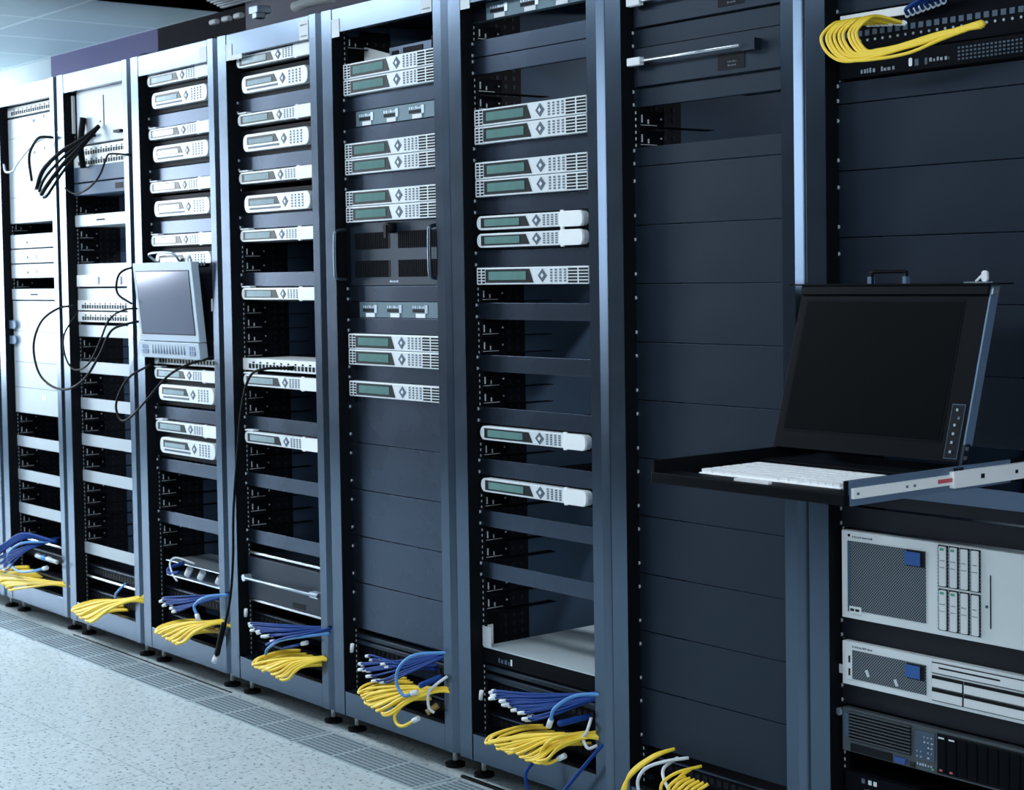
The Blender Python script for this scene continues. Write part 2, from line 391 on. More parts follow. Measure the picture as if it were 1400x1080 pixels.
# paper tags on the top bars
def paper(r, x0, x1, z0, z1, lab, y=.0005, lines=0):
    t = thing('paper_tag', (RX(r), y, 0)); tag(t, lab, 'paper tag')
    MB().box(x0, x1, -.001, 0, z0, z1).build('paper', M['tag'], t)
    if lines:
        m = MB()
        text_marks(m, x0+.006, x1-.006, z1-.014, .005, -.001, 3); text_marks(m, x0+.006, x1-.006, z0+.008, .005, -.001, 4)
        m.build('printed_marks', M['dot'], t)
paper(4, .478, .526, 1.998, 2.052, 'white printed tag at right end of the fourth full rack top bar', lines=1)
paper(5, .478, .526, 1.998, 2.062, 'white printed tag at right end of the fifth full rack top bar', lines=1)
paper(3, .478, .526, 1.998, 2.045, 'pale tag at right end of the third full rack top bar')
paper(4, .050, .085, 1.985, 2.035, 'blank white tag at left end of the fourth full rack top bar')
paper(5, .050, .088, 1.985, 2.035, 'blank white tag at left end of the fifth full rack top bar')
paper(6, .050, .088, 1.985, 2.035, 'blank white tag at left end of the sixth full rack top bar')
paper(4, .086, .145, 1.984, 1.999, 'thin white strip beside the blank tag on the fourth full rack')

# ------------------------------------------------------------------ rack-mounted things
counter = {}
proto = {}
def place(kind, maker, r, s, cat, desc, group=None, dy=0):
    """first use builds the thing, later uses copy it part by part"""
    if kind in proto: root = copy_tree(proto[kind])
    else: root = maker(); proto[kind] = root
    root.location = (RX(r), dy, Z(s))
    counter[(kind, r)] = counter.get((kind, r), 0)+1
    pend.append((root, kind, r, desc, cat, group))
    return root
pend = []
def finish_labels():
    tot = {}
    for p in pend: tot[(p[1], p[2])] = tot.get((p[1], p[2]), 0)+1
    for key in tot:
        L = sorted([p for p in pend if (p[1], p[2]) == key], key=lambda p: -p[0].location.z)
        for i, (root, kind, r, desc, cat, group) in enumerate(L):
            if len(L) == 1: lab = '%s in %s' % (desc, RN[r])
            elif i == len(L)-1: lab = '%s, lowest in %s' % (desc, RN[r])
            else: lab = '%s, %s%s in %s' % (desc, ORD[i+1], '' if i == 0 else ' from top', RN[r])
            tag(root, lab, cat, group)

PX0, PX1 = .038, .520
def blank(n, matname, screws=True, tagged=False):
    def mk():
        root = thing('blank_panel'); h = n*U
        MB().box(PX0, PX1, YF-.002, YF+.001, .0012, h-.0012).box(PX0, PX1, YF+.001, YF+.012, .0009, .003).build('panel', M[matname], root, bevel=.0006)
        if screws:
            for z in ([.0075, h-.0075] if n == 1 else [.0075+U, h-.0075]) if n < 3 else [U*.5, h-U*.5-.01]:
                for x in (.047, .511):
                    MB().tube([(x, YF-.0055, z), (x, YF-.002, z)], .0042, 10).build('screw', M['screwm'], root)
        if tagged:
            MB().box(.052, .115, YF-.0035, YF-.002, h-.006, h+.006).build('label_tag', M['tag'], root)
        return root
    return mk
def rails_bits(n):
    """angle brackets left in an empty bay"""
    def mk():
        root = thing('rail_bracket'); h = n*U
        MB().box(.052, .056, YF+.002, .125, .004, h-.006).build('bracket_side', M['black'], root)
        m = MB()
        for k in range(n):
            z = k*U+.006
            m.box(.0565, .060, .052, .054, z+.006, z+.024); m.box(.0565, .060, .072, .074, z+.004, z+.014); m.box(.0565, .060, .112, .115, z+.014, z+.018)
            m.box(.0565, .0585, .045, .10, z, z+.0014)
        m.build('painted_glints', M['silver'], root)  # silver slivers modelled in place of glints on the brackets
        MB().box(.056, .085, YF+.01, .26, 0, .002).build('bracket_shelf', M['black'], root)
        return root
    return mk

def server_face(kind):
    def mk():
        root = thing('rack_server')
        y = .020
        if kind == 'square':
            x0, x1, z0, z1 = .073, .505, .0008, U-.0008; out = rr(x0, x1, z0, z1, .002, 2); disp = 'lcd'; sc = 1.
        elif kind in ('round', 'slim'):
            x0, x1, z0, z1 = .076, (.489 if kind == 'round' else .505), .0055, U-.0035
            out = rr(x0, x1 if kind == 'round' else x1, z0, z1, .017, 6)
            if kind == 'slim':
                out = [p for p in rr(x0, x1, z0, z1, .017, 6) if p[0] < (x0+x1)/2]; out = [(x1, z0), (x1, z1)]+out
            disp = 'lcd' if kind == 'round' else 'lcdpale'
        else:
            x0, x1, z0, z1 = .106, .485, -.004, U+.004; out = rr(x0, x1, z0, z1, .022, 8); disp = 'lcdpale'
        W_ = .415; a = x0 if kind != 'pill' else x0; sx = (x1-x0)/.432 if kind != 'pill' else .92
        def X(u): return a+u*sx
        zc = (z0+z1)/2; hh = (z1-z0)/2
        cb = MB().box(.05, .51, YF+.006, .60, .001, U-.001)
        if kind in ('round', 'slim'): cb.box(PX0, PX1, YF-.001, YF+.003, .0008, U-.0008)
        if kind == 'pill': cb.box(PX0, PX1, YF-.001, YF+.003, -.45*U, 1.45*U)
        cb.build('chassis', M['black'], root)
        MB().prism(out, y, YF+.003, 'y').build('bezel', M['silver'], root, bevel=.0015)
        f = y
        if kind == 'square':
            v = MB()
            for c in (.006, .023):
                for i in range(5): v.box(X(c), X(c+.0115), f-.0006, f, zc-.018+i*.0076, zc-.018+i*.0076+.0048)
            for c in (.395, .414, .428):
                pass
            for c, wd in ((.358, .033), (.397, .033)):
                for i in range(5): v.box(X(c), X(c+wd), f-.0006, f, zc-.018+i*.0076, zc-.018+i*.0076+.0048)
            v.build('vent_slots', M['slot'], root)
            MB().prism([(X(.038), zc-.017), (X(.228), zc-.017), (X(.212), zc+.017), (X(.038), zc+.017)], f-.0012, f, 'y').build('display_surround', M['lcdrim'], root)
            MB().prism(rr(X(.052), X(.200), zc-.010, zc+.011, .002, 2), f-.0022, f-.0012, 'y').build('display', M['lcd'], root)
            nb, k0, k1, nr = .262, .292, .348, 5
        elif kind in ('round', 'slim'):
            MB().prism([(X(.020), zc-.0125), (X(.222), zc-.0125), (X(.206), zc+.0125), (X(.020), zc+.0125)], f-.0012, f, 'y').build('display_surround', M['lcdrim'], root)
            MB().prism(rr(X(.036), X(.182), zc-.0085, zc+.009, .002, 2), f-.0022, f-.0012, 'y').build('display', M[disp], root)
            MB().prism(rr(X(.340), x1-.002 if kind == 'round' else x1+.001, z0-.0012, z1+.0012, .012 if kind == 'round' else .001, 4), f-.003, f+.006, 'y').box(X(.345), X(.356), f-.002, f+.004, z0-.004, z1+.004).build('end_cap', M['white'], root, bevel=.001)
            nb, k0, k1, nr = .250, .276, .330, 5
        else:
            MB().prism([(X(.028), zc-.006), (X(.228), zc-.006), (X(.208), zc+.018), (X(.028), zc+.018)], f-.0012, f, 'y').build('display_surround', M['lcdrim'], root)
            MB().prism(rr(X(.040), X(.196), zc-.004, zc+.010, .002, 2), f-.0022, f-.0012, 'y').build('display', M['lcdpale'], root)
            MB().box(X(.035), X(.232), f-.001, f, zc-.0185, zc-.012).build('drive_slot', M['bluegrey'], root)
            nb, k0, k1, nr = .262, .300, .370, 5
        q = min(.0165, hh*.85)
        n = MB().prism(dia(X(nb), zc, .017, q), f-.001, f, 'y').build('navigation_button', M['bluegrey'], root)
        MB().prism(dia(X(nb), zc, .006, .006), f-.002, f-.001, 'y').build('centre_key', M['silver'], n)
        kb = MB()
        for i in range(4):
            for j in range(nr):
                xx = X(k0+(k1-k0)*i/3.3); zz = zc-hh*.72+j*hh*1.44/(nr-.4); kb.box(xx, xx+.0072, f-.0012, f, zz, zz+hh*.2)
        kb.build('keypad', M['dot'], root)
        if kind == 'slim':
            MB().box(.080, .130, f-.001, f+.02, z1+.002, z1+.006).build('label_strip', M['tag'], root)
        return root
    return mk
def patch_labels():
    root = thing('fibre_unit')
    MB().box(PX0, PX1, YF-.003, YF+.02, .001, U-.001).build('panel', M['teal'], root, bevel=.0008)
    MB().box(PX0, .108, YF-.0042, YF-.003, .001, U-.001).build('ear', M['black'], root)
    for x in (.125, .245, .365):
        MB().box(x+.018, x+.060, YF-.0055, YF-.003, .002, .013).build('white_label', M['tag'], root)
        MB().box(x, x+.056, YF-.0035, YF-.003, .016, .025).build('port_slot', M['slot'], root)
        text_marks(MB(), x, x+.055, .027, .008, YF-.003, 5).box(x+.058, x+.070, YF-.0045, YF-.003, .014, .036).build('printed_marks', M['zinc'], root)
    return root
def port_panel(light=True):
    def mk():
        root = thing('switch_panel')
        MB().box(PX0, PX1, YF-.004, YF+.15, .004, U-.004).build('body', M['whitemetal' if light else 'panel'], root, bevel=.001)
        p = MB()
        for i in range(20):
            x = .085+i*.0205; p.box(x, x+.014, YF-.0048, YF-.004, .010, .024)
            if i % 2: p.box(x+.003, x+.014, YF-.0048, YF-.004, .026, .031)
        p.build('ports', M['slot'], root)
        return root
    return mk
def plain(name, n, m, extra=None, y=.028, dep=.4):
    def mk():
        root = thing(name); h = n*U
        MB().box(PX0, PX1, YF-.001, YF+.002, .001, h-.001).box(.062, .508, y, dep, .0015, h-.0015).build('body', M[m], root, bevel=.001)
        if extra: extra(root, h, y)
        return root
    return mk

BL = ('blank panel', 'thin grey blank filler panel')
def B1(r, *ss, m='panel', tagged=False):
    for s in ss: place('b1'+m+str(tagged), blank(1, m, True, tagged), r, s, 'blank panel', 'thin grey blank filler panel' if m == 'panel' else 'thin dark blank filler panel' if m == 'panel_dark' else 'thin black blank filler panel', 'blank filler panels in %s' % RN[r])
def GAP(r, s, n=1): place('gap', rails_bits(n), r, s, 'bracket', 'black angle bracket in an open bay', 'angle brackets in %s' % RN[r]) if n == 1 else [place('gap', rails_bits(1), r, s+k, 'bracket', 'black angle bracket in an open bay', 'angle brackets in %s' % RN[r]) for k in range(n)]
def SQ(r, *ss):
    for s in ss: place('sq', server_face('square'), r, s, 'server', 'silver server with slotted ends and green display', 'silver servers in %s' % RN[r])
def ROUND(r, *ss):
    for s in ss: place('rd', server_face('round'), r, s, 'server', 'round-ended silver server with white end cap', 'round-ended servers in %s' % RN[r])
def SLIM(r, *ss):
    for s in ss: place('slim', server_face('slim'), r, s, 'server', 'slim white server with pale display', 'slim servers in %s' % RN[r])
def PILL(r, *ss):
    for s in ss: place('pill', server_face('pill'), r, s, 'server', 'tall pill-shaped white server', 'pill-shaped servers in %s' % RN[r])

# ---- sixth full rack
place('patch', patch_labels, 6, 41, 'patch panel', 'dark patch panel with white labels')
B1(6, 39, 38, 33, 30, 27, 24, 21, 18, 15, 12, 9)
GAP(6, 40); GAP(6, 36, 2); GAP(6, 25); GAP(6, 22, 2); GAP(6, 19, 2); GAP(6, 16); GAP(6, 13); GAP(6, 10, 2); GAP(6, 8); GAP(6, 7)
SQ(6, 35, 34, 32, 31, 26); ROUND(6, 29, 28, 17, 14)
# ---- fifth
SQ(5, 39, 38, 34, 33, 31, 30, 22, 21, 19)
B1(5, 37, 35, 32, 25, 23, 20)
place('patch', patch_labels, 5, 36, 'patch panel', 'teal patch panel with white labels'); place('patch', patch_labels, 5, 24, 'patch panel', 'teal patch panel with white labels')
for s in (16, 13, 10, 7, 4):
    place('b3panel', blank(3, 'panel'), 5, s, 'blank panel', 'tall grey blank panel', 'tall blank panels in '+RN[5])
GAP(5, 41)
def vented():
    root = thing('vented_chassis'); h = 4*U
    MB().box(PX0, PX1, YF-.004, YF+.3, .001, h-.001).build('faceplate', M['panel_dark'], root, bevel=.001)
    for x0, x1 in ((.095, .265), (.305, .485)):
        for z0, z1 in ((.024, .070), (.102, .148)):
            g = MB().box(x0, x1, YF-.0048, YF-.004, z0, z1).build('vent_grille', M['slot'], root)
            vb = MB()
            for i in range(int((x1-x0)/.009)): vb.box(x0+i*.009+.002, x0+i*.009+.0045, YF-.0066, YF-.0048, z0, z1)
            vb.build('grille_bars', M['black'], g)
    k = MB().tube([(.284, YF-.004, .158), (.284, YF-.03, .158)], .015, 16).build('lock_knob', M['rubber'], root, smooth=True)
    MB().box(.278, .290, YF-.034, YF-.030, .130, .165).build('key', M['rubber'], k)
    text_marks(MB(), .262, .306, .009, .008, YF-.004, 9).build('printed_marks', M['zinc'], root)
    for x in (.053, .505):
        MB().tube(spline([(x, YF-.002, .018), (x, YF-.038, .022), (x, YF-.045, .04), (x, YF-.045, h-.04), (x, YF-.038, h-.022), (x, YF-.002, h-.018)], 5), .0055, 10).build('handle', mat('dark_handle_metal', (.12, .15, .19), .3, .9), root, smooth=True)
        MB().box(x-.015, x+.015, YF-.010, YF-.003, .006, h-.006).build('handle_plate', M['black'], root)
    return root
place('vented', vented, 5, 26, 'server chassis', 'dark four-vent chassis with side handles')
def smallbox(root, h, y):
    MB().box(.30, .33, y-.002, y, h-.030, h-.012).build('port', M['slot'], root)
    MB().box(.34, .41, y-.001, y, h-.032, h-.014).build('label_field', M['black'], root)
def small_device():
    root = thing('network_box')
    MB().box(.20, .50, .09, .30, .001, .040).build('body', M['panel'], root, bevel=.003)
    MB().box(.215, .245, .088, .09, .012, .026).box(.27, .36, .088, .09, .008, .030).build('ports', M['slot'], root)
    MB().box(.42, .47, .075, .09, .006, .045).build('connector', M['black'], root)
    MB().box(.435, .443, .073, .075, .016, .036).build('white_mark', M['tag'], root)
    return root
place('smallbox', small_device, 5, 40, 'network box', 'small grey box above the topmost silver server')
def side_plate():
    root = thing('bent_plate')
    MB().prism([(.062, .0), (.20, .0), (.20, .020), (.062, .056)], .10, .104, 'y').build('plate', M['whitemetal'], root); return root
place('bentplate', side_plate, 5, 40, 'metal plate', 'pale angled metal plate left of the small grey box')

# ---- seventh
for s in (29, 26, 23, 20, 17, 14, 11, 8, 5, 2):
    place('b3panel_dark', blank(3, 'panel_dark'), 7, s, 'blank panel', 'tall dark blank panel', 'tall dark panels in '+RN[7])
B1(7, 38, 35, 32, m='panel_dark')
def bar_unit(root, h, y):
    b_ = MB().tube([(.105, y-.022, h*.62), (.41, y-.022, h*.62)], .004, 10).build('handle_bar', M['steel'], root, smooth=True)
    MB().box(.066, .108, y-.028, y-.012, h*.62-.009, h*.62+.009).build('white_grip', M['tag'], root, bevel=.002)
    MB().box(.41, .45, y-.02, y, h*.62-.012, h*.62+.012).build('bar_mount', M['panel_dark'], root)
    MB().prism(rr(.325, .405, .010, .046, .002, 2), y-.0006, y, 'y').build('badge_rim', M['panel'], root)
    MB().box(.3265, .4035, y-.0012, y-.0006, .0115, .0445).build('badge_field', M['slot'], root)
    m = MB(); text_marks(m, .355, .38, .018, .004, y-.0012, 2); text_marks(m, .355, .38, .026, .004, y-.0012, 5); m.build('printed_marks', M['dot'], root)
place('barunit', plain('console_drawer', 2, 'panel_dark', bar_unit), 7, 36, 'console drawer', 'closed black drawer with silver pull bar')
place('barunit', plain('console_drawer', 2, 'panel_dark', bar_unit), 7, 39, 'console drawer', 'closed black drawer with silver pull bar')
GAP(7, 33, 2)

# ---- eighth
for s in (31, 28, 25, 22, 19):
    place('b3panel_dark', blank(3, 'panel_dark'), 8, s, 'blank panel', 'tall dark blank panel', 'tall dark panels in '+RN[8])
B1(8, 34, 38, m='panel_dark'); B1(8, 9.72, 14.85, 15.9, 6.72, m='bay')
def cable_patch():
    root = thing('fibre_unit')
    MB().box(PX0, PX1, YF-.003, YF+.02, .0, U*1.9).build('panel', M['black'], root, bevel=.0008)
    MB().box(.062, .262, YF-.010, YF-.003, U*1.9-.020, U*1.9-.004).build('label_strip', M['tag'], root)
    d = MB(); e = MB()
    for i in range(24):
        x = .064+i*.0185; d.box(x, x+.011, YF-.0045, YF-.003, .036, .047); e.prism(circ(x+.006, .027, .0028, 8), YF-.0045, YF-.003, 'y')
    d.build('ports', M['bluegrey'], root); e.build('port_lights', M['zinc'], root)
    return root
place('cablepatch', cable_patch, 8, 36.1, 'patch panel', 'black patch panel with white strip and yellow cables')
def logo_unit(root, h, y):
    text_marks(MB(), .115, .150, .008, .009, y, 3).build('left_print', M['zinc'], root)
    text_marks(MB(), .165, .200, .008, .009, y, 8).build('middle_print', M['zinc'], root)
    MB().prism(rr(.232, .240, .010, .026, .003, 4), y-.001, y, 'y').build('white_key_mark', M['tag'], root)
    text_marks(MB(), .246, .275, .010, .014, y, 5, .6).build('round_marks', M['bluegrey'], root)
    text_marks(MB(), .280, .325, .014, .008, y, 6).build('right_print', M['zinc'], root)
    v = MB()
    for i in range(16):
        for j in range(4): v.box(.345+i*.009, .350+i*.009, y-.0006, y, .010+j*.007, .0135+j*.007)
    v.build('vent_dots', M['bluegrey'], root)
place('logounit', plain('network_switch', 1, 'black', logo_unit), 8, 35.05, 'network switch', 'black switch with small white prints')

YS = .022
def srv4():
    root = thing('rack_server'); h = 4*U-.001; y = YS; x0, x1 = .068, .515
    MB().box(.06, .51, y+.004, .65, .001, h-.001).build('chassis', M['zinc'], root)
    MB().box(x0-.006, x1, y, y+.016, .0, h).build('bezel', M['whitemetal'], root, bevel=.0012)
    MB().box(x0-.010, x0-.006, y+.012, y+.030, .02, .030).box(x0-.010, x0-.006, y+.012, y+.030, h-.045, h-.02).build('ear', M['whitemetal'], root)
    f = y-.0004
    MB().box(.0790, .086, f-.002, y, .014, h-.020).build('grille_edge', M['side'], root)
    MB().box(.086, .270, f-.0015, y, .018, h-.020).build('front_grille', M['grille'], root)
    MB().box(.084, .114, f-.0035, f, .012, .026).build('port_plate', M['whitemetal'], root)
    MB().box(.087, .0965, f-.0042, f-.0035, .0165, .0215).box(.100, .1095, f-.0042, f-.0035, .0165, .0215).build('usb_ports', M['usb'], root)
    MB().box(.225, .270, f-.0022, f-.0015, h-.052, h-.020).build('display_shadow', M['slot'], root)
    MB().box(.222, .259, f-.0035, f-.0015, h-.050, h-.024).build('badge', M['lcdblue'], root)
    m = MB(); text_marks(m, .090, .140, h-.013, .004, y, 11); m.build('printed_marks', M['bluegrey'], root)
    MB().prism(circ(.0815, h-.009, .003), y-.001, y, 'y').build('button', M['slot'], root)
    for i in range(2):
        for j in range(4):
            bx = .300+j*.0245; z0 = .010+i*.084; z1 = z0+.080
            MB().box(bx, bx+.0225, f-.0006, y, z0, z1).build('bay_gap', M['slot'], root)
            c = MB().prism(rr(bx+.0035, bx+.0185, z0+.002, z1-.002, .002, 3), f-.004, f-.0006, 'y').build('drive_carrier', M['white'], root)
            q = MB(); text_marks(q, bx+.006, bx+.017, z1-.030, .002, f-.004, i*4+j); text_marks(q, bx+.006, bx+.017, z1-.043, .002, f-.004, 9+j); q.build('carrier_marks', M['dot'], c)
            if j < 2: MB().box(bx+.006, bx+.015, f-.0044, f-.004, z1-.010, z1-.005).build('status_light', M['green'], c)
    lv = MB()
    for j in range(5):
        for k in range(24): lv.box(.2985+j*.0245, .3005+j*.0245, f-.0022, f-.0006, .012+k*.0067, .0150+k*.0067)
    lv.build('bay_ridges', M['zinc'], root)
    MB().box(.4165, .4185, f-.0008, y, .03, .130).build('seam', M['slot'], root)
    MB().prism(circ(.409, .070, .003), f-.001, y, 'y').build('release_button', M['bluegrey'], root)
    return root
place('srv4', srv4, 8, 10.80, 'server', 'large white server with square mesh grille and eight drives')
def srv2():
    root = thing('rack_server'); h = 2*U-.001; y = YS; x0, x1 = .062, .515
    MB().box(.06, .51, y+.004, .65, .001, h-.001).build('chassis', M['zinc'], root)
    MB().box(x0, x1, y, y+.016, .0, h).build('bezel', M['whitemetal'], root, bevel=.0012)
    MB().box(x0-.017, x0, y+.006, y+.009, .018, .036).build('pull_tag', M['tag'], root)
    f = y-.0004
    MB().box(.088, .270, f-.0015, y, .014, h-.016).build('front_grille', M['grille'], root)
    MB().box(.072, .089, f-.002, y, .012, h-.016).build('port_plate', M['white'], root)
    MB().box(.080, .0845, f-.0028, f-.002, .020, .034).box(.080, .0845, f-.0028, f-.002, .046, .060).build('usb_ports', M['usb'], root)
    for k, (x, z) in enumerate(((.122, .036), (.193, .030))):
        MB().prism([(x, z), (x+.006, z-.012), (x+.012, z-.010), (x+.006, z+.003)], f-.003, f-.0015, 'y').build('grille_clip', M['silver'], root)
    MB().box(.225, .268, f-.0022, f-.0015, h-.048, h-.018).build('display_shadow', M['slot'], root)
    MB().box(.222, .257, f-.0035, f-.0015, h-.046, h-.021).build('badge', M['lcdblue'], root)
    text_marks(MB(), .088, .138, h-.011, .004, y, 12).build('printed_marks', M['bluegrey'], root)
    def framed(nm, a, b_, z0, z1):
        MB().box(a, b_, f-.0012, y, z0, z1).build('bay_gap', M['slot'], root)
        return MB().box(a+.0015, b_-.0015, f-.0035, f-.0012, z0+.002, z1-.0015).build(nm, M['white'], root, bevel=.0008)
    o = framed('optical_drive', .284, .500, h-.028, h-.006); MB().box(.302, .440, f-.0042, f-.0035, h-.0165, h-.0135).build('disc_slot', M['slot'], o)
    for z in (.034, .009):
        for a, b_ in ((.284, .356), (.358, .500)):
            MB().box(a, b_, f-.0012, y, z-.002, z+.022).build('bay_gap', M['slot'], root)
            MB().box(a+.0015, b_-.0015, f-.0045, f-.0012, z, z+.016).build('drive_carrier', M['white'], root, bevel=.0008)
    return root
place('srv2', srv2, 8, 7.75, 'server', 'flatter white server with two drive rows')
def srvdark():
    root = thing('rack_server'); h = 2*U-.001; y = YS-.004
    MB().box(.06, .51, y+.004, .65, .001, h-.001).build('chassis', M['panel'], root)
    MB().box(.064, .515, y, y+.016, .0, h).build('bezel', M['greymetal'], root, bevel=.0012)
    MB().box(.042, .064, y+.008, y+.018, .004, h-.004).build('ear', M['drawer'], root)
    MB().prism(circ(.055, h-.012, .008), y, y+.01, 'y').build('thumb_screw', M['zinc'], root)
    f = y-.0004
    MB().box(.070, .081, f-.0015, y, .030, h-.010).build('label_strip', M['side'], root)
    MB().box(.083, .236, f-.0006, y, .024, h-.008).build('front_grille', M['slot'], root)
    g = MB()
    for i in range(9): g.box(.083, .236, f-.0045, f-.0006, .027+i*.0066, .0292+i*.0066)
    g.build('grille_bars', M['greymetal'], root)
    MB().box(.086, .190, f-.0012, y, .002, .018).build('optical_drive', M['slot'], root)
    v = MB().prism([(.200, .004), (.222, .004), (.226, .015), (.196, .015)], f-.003, y, 'y').build('video_port', M['vga'], root)
    MB().box(.234, .246, f-.002, y, .008, .012).box(.234, .246, f-.002, y, .002, .006).build('usb_ports', M['usb'], root)
    MB().box(.246, .292, f-.001, y, .022, h-.010).build('control_field', M['bluegrey'], root)
    m = MB()
    rn = random.Random(4)
    for i in range(5):
        for j in range(5):
            if rn.random() < .75: m.box(.250+i*.0085, .250+i*.0085+rn.uniform(.002, .005), f-.0016, f-.001, .026+j*.010, .026+j*.010+rn.uniform(.002, .004))
    m.build('indicator_marks', M['zinc'], root)
    MB().box(.264, .276, f-.0022, f-.001, .036, .054).build('status_display', M['side'], root)
    text_marks(MB(), .250, .288, .010, .006, f, 14).build('model_print', M['zinc'], root)
    MB().box(.286, .291, f-.002, f-.0004, .006, .010).build('power_light', M['green'], root)
    MB().box(.298, .512, f-.0006, y, .004, h-.006).build('drive_cage', M['slot'], root)
    for i in range(9):
        x = .301+i*.0235
        c = MB().box(x, x+.019, f-.004, f-.0006, .007, h-.010).build('drive_carrier', M['black'], root, bevel=.001)
        if i < 2:
            MB().box(x+.003, x+.016, f-.0046, f-.004, h-.015, h-.012).build('white_cap', M['tag'], c)
            MB().box(x+.005, x+.012, f-.0046, f-.004, .010, .014).build('red_mark', M['red'], c)
    return root
place('srvdark', srvdark, 8, 4.72, 'server', 'dark grey server with ribbed grille and black drives')
def led_unit(root, h, y):
    for k, x in enumerate((.105, .122, .135)):
        MB().box(x, x+.008, y-.001, y, h-.018, h-.009).build('light', M['tag' if k else 'dot'], root)
    text_marks(MB(), .112, .140, h-.034, .006, y, 15).build('printed_marks', M['zinc'], root)
place('ledunit', plain('network_switch', 2, 'black', led_unit), 8, 1.75, 'network switch', 'black unit with three small lights at the foot')
def lid_bracket():
    root = thing('support_bracket')
    MB().prism([(.062, .006), (.50, .006), (.50, .040), (.22, .044), (.062, .028)], YF-.006, YF-.003, 'y').build('plate', M['lidside'], root)
    MB().prism(circ(.205, .022, .006), YF-.0075, YF-.006, 'y').build('hole', M['slot'], root)
    MB().box(.115, .130, YF-.0075, YF-.006, .026, .031).build('slot', M['slot'], root)
    return root
place('lidbracket', lid_bracket, 8, 16.35, 'bracket', 'grey steel bracket plate under the open console')

# ---- fourth
SLIM(4, 41, 37, 33, 29, 25, 19, 15); PILL(4, 39.4, 35.4, 31.2)
B1(4, 38, 34, 30, 26, 16, 12, 8)
GAP(4, 27, 2); GAP(4, 21, 4); GAP(4, 17, 2); GAP(4, 13, 2); GAP(4, 9, 3)
place('ports', port_panel(), 4, 20.1, 'network switch', 'white port strip with a black plug')
def dark_drawer(root, h, y):
    MB().tube([(.075, y-.02, h*.50), (.50, y-.02, h*.50)], .0045, 10).build('handle_bar', M['zinc'], root, smooth=True)
    MB().prism(circ(.075, h*.50, .011), y-.024, y, 'y').box(.455, .50, y-.02, y, h*.50-.008, h*.50+.008).build('bar_mount', M['zinc'], root)
    MB().box(.33, .40, y-.001, y, .008, .024).build('label_field', M['slot'], root)
place('darkdrawer', plain('console_drawer', 3, 'panel_dark', dark_drawer), 4, 4.1, 'console drawer', 'dark drawer with a silver rod')
# ---- third
SLIM(3, 41, 37, 33, 29, 19, 15); PILL(3, 39.5, 35.5, 31.4, 27.5, 17.6, 13.6)
B1(3, 38, 34, 30, 16, 12, 8)
GAP(3, 9, 3); GAP(3, 6, 2)
place('ports', port_panel(), 3, 20.1, 'network switch', 'white port strip below the grey screen')
def open_box():
    root = thing('network_box')
    MB().box(.11, .51, .03, .20, .0, .004).box(.11, .51, .028, .20, .050, .053).build('shell', M['zinc'], root, bevel=.001)
    MB().box(.11, .51, .19, .20, .004, .050).build('back', M['black'], root)
    c = MB()
    for x in (.22, .31, .43): c.tube([(x, .05, .012), (x+.02, .05, .035)], .011, 10)
    c.build('white_connectors', M['tag'], root, smooth=True)
    return root
place('openbox', open_box, 3, 4.1, 'network box', 'small open metal box with white connectors')
# ---- second
def whitebox():
    root = thing('storage_unit'); h = 4.4*U; y = .03
    MB().box(.095, .515, y, .5, .002, h).build('body', M['leftunit'], root, bevel=.002)
    MB().box(.315, .322, y-.001, y, h*.30, h*.85).box(.285, .292, y-.001, y, h*.36, h*.40).build('slot_line', M['slot'], root)
    MB().box(.052, .060, y, y+.01, h*.25, h*.95).build('side_strip', M['tag'], root)
    for x in (.20, .43): MB().box(x, x+.05, y-.02, y, h*.12, h*.17).build('plug', M['blackcable'], root)
    return root
place('whitebox', whitebox, 2, 37.6, 'storage unit', 'tall white storage unit with black plugs')
for s in (36.6, 35.8): place('ports', port_panel(), 2, s, 'network switch', 'white port strip')
for s in (24.1, 23.15): place('ports', port_panel(), 2, s, 'network switch', 'white port strip')
def sqmark(root, h, y): MB().box(.40, .46, y-.001, y, .012, h-.012).build('black_socket', M['slot'], root)
place('greybox', plain('storage_unit', 1.3, 'side', None), 2, 34.6, 'storage unit', 'flat grey unit')
place('greysq', plain('storage_unit', 1.0, 'side', sqmark), 2, 33.55, 'storage unit', 'flat grey unit with black square socket')
def dash(root, h, y): MB().box(.24, .31, y-.001, y, h*.42, h*.56).build('black_slot', M['slot'], root)
place('dashpanel', plain('blank_panel', 1, 'leftunit', dash), 2, 31, 'panel', 'white panel with a short black slot')
def bw(root, h, y):
    for x in (.24, .42): MB().prism(rr(x, x+.012, .008, h-.008, .005, 4), y-.003, y, 'y').build('knob', M['vga'], root)
place('bluewhite', plain('network_box', 1, 'white', bw), 2, 26.1, 'network box', 'white unit with two blue knobs')
def BW1(r, *ss):
    for s in ss: place('bw1', blank(1, 'leftunit', False, False), r, s, 'blank panel', 'thin blank filler panel with painted sheen', 'sheen-painted filler panels in %s' % RN[r])  # grey fillers; the grazing reflection is painted in as a pale tone
BW1(2, 27, 25, 22, 19, 16, 13, 10, 4)
GAP(2, 32); GAP(2, 28, 3); GAP(2, 20, 2); GAP(2, 17, 2); GAP(2, 14, 2); GAP(2, 11, 2); GAP(2, 5, 5)
def thin_rod():
    root = thing('support_bar'); MB().box(.06, .52, YF-.006, YF+.004, 0, .007).build('bar', M['steel'], root, bevel=.001); return root
place('rod', thin_rod, 2, 2.1, 'bar', 'thin bright crossbar near the foot')
place('rod', thin_rod, 1, 3.8, 'bar', 'thin bright crossbar near the foot')
place('rod', thin_rod, 4, 3.9, 'bar', 'thin bright crossbar near the foot')
place('rod', thin_rod, 4, 7.25, 'bar', 'thin bright crossbar near the foot')
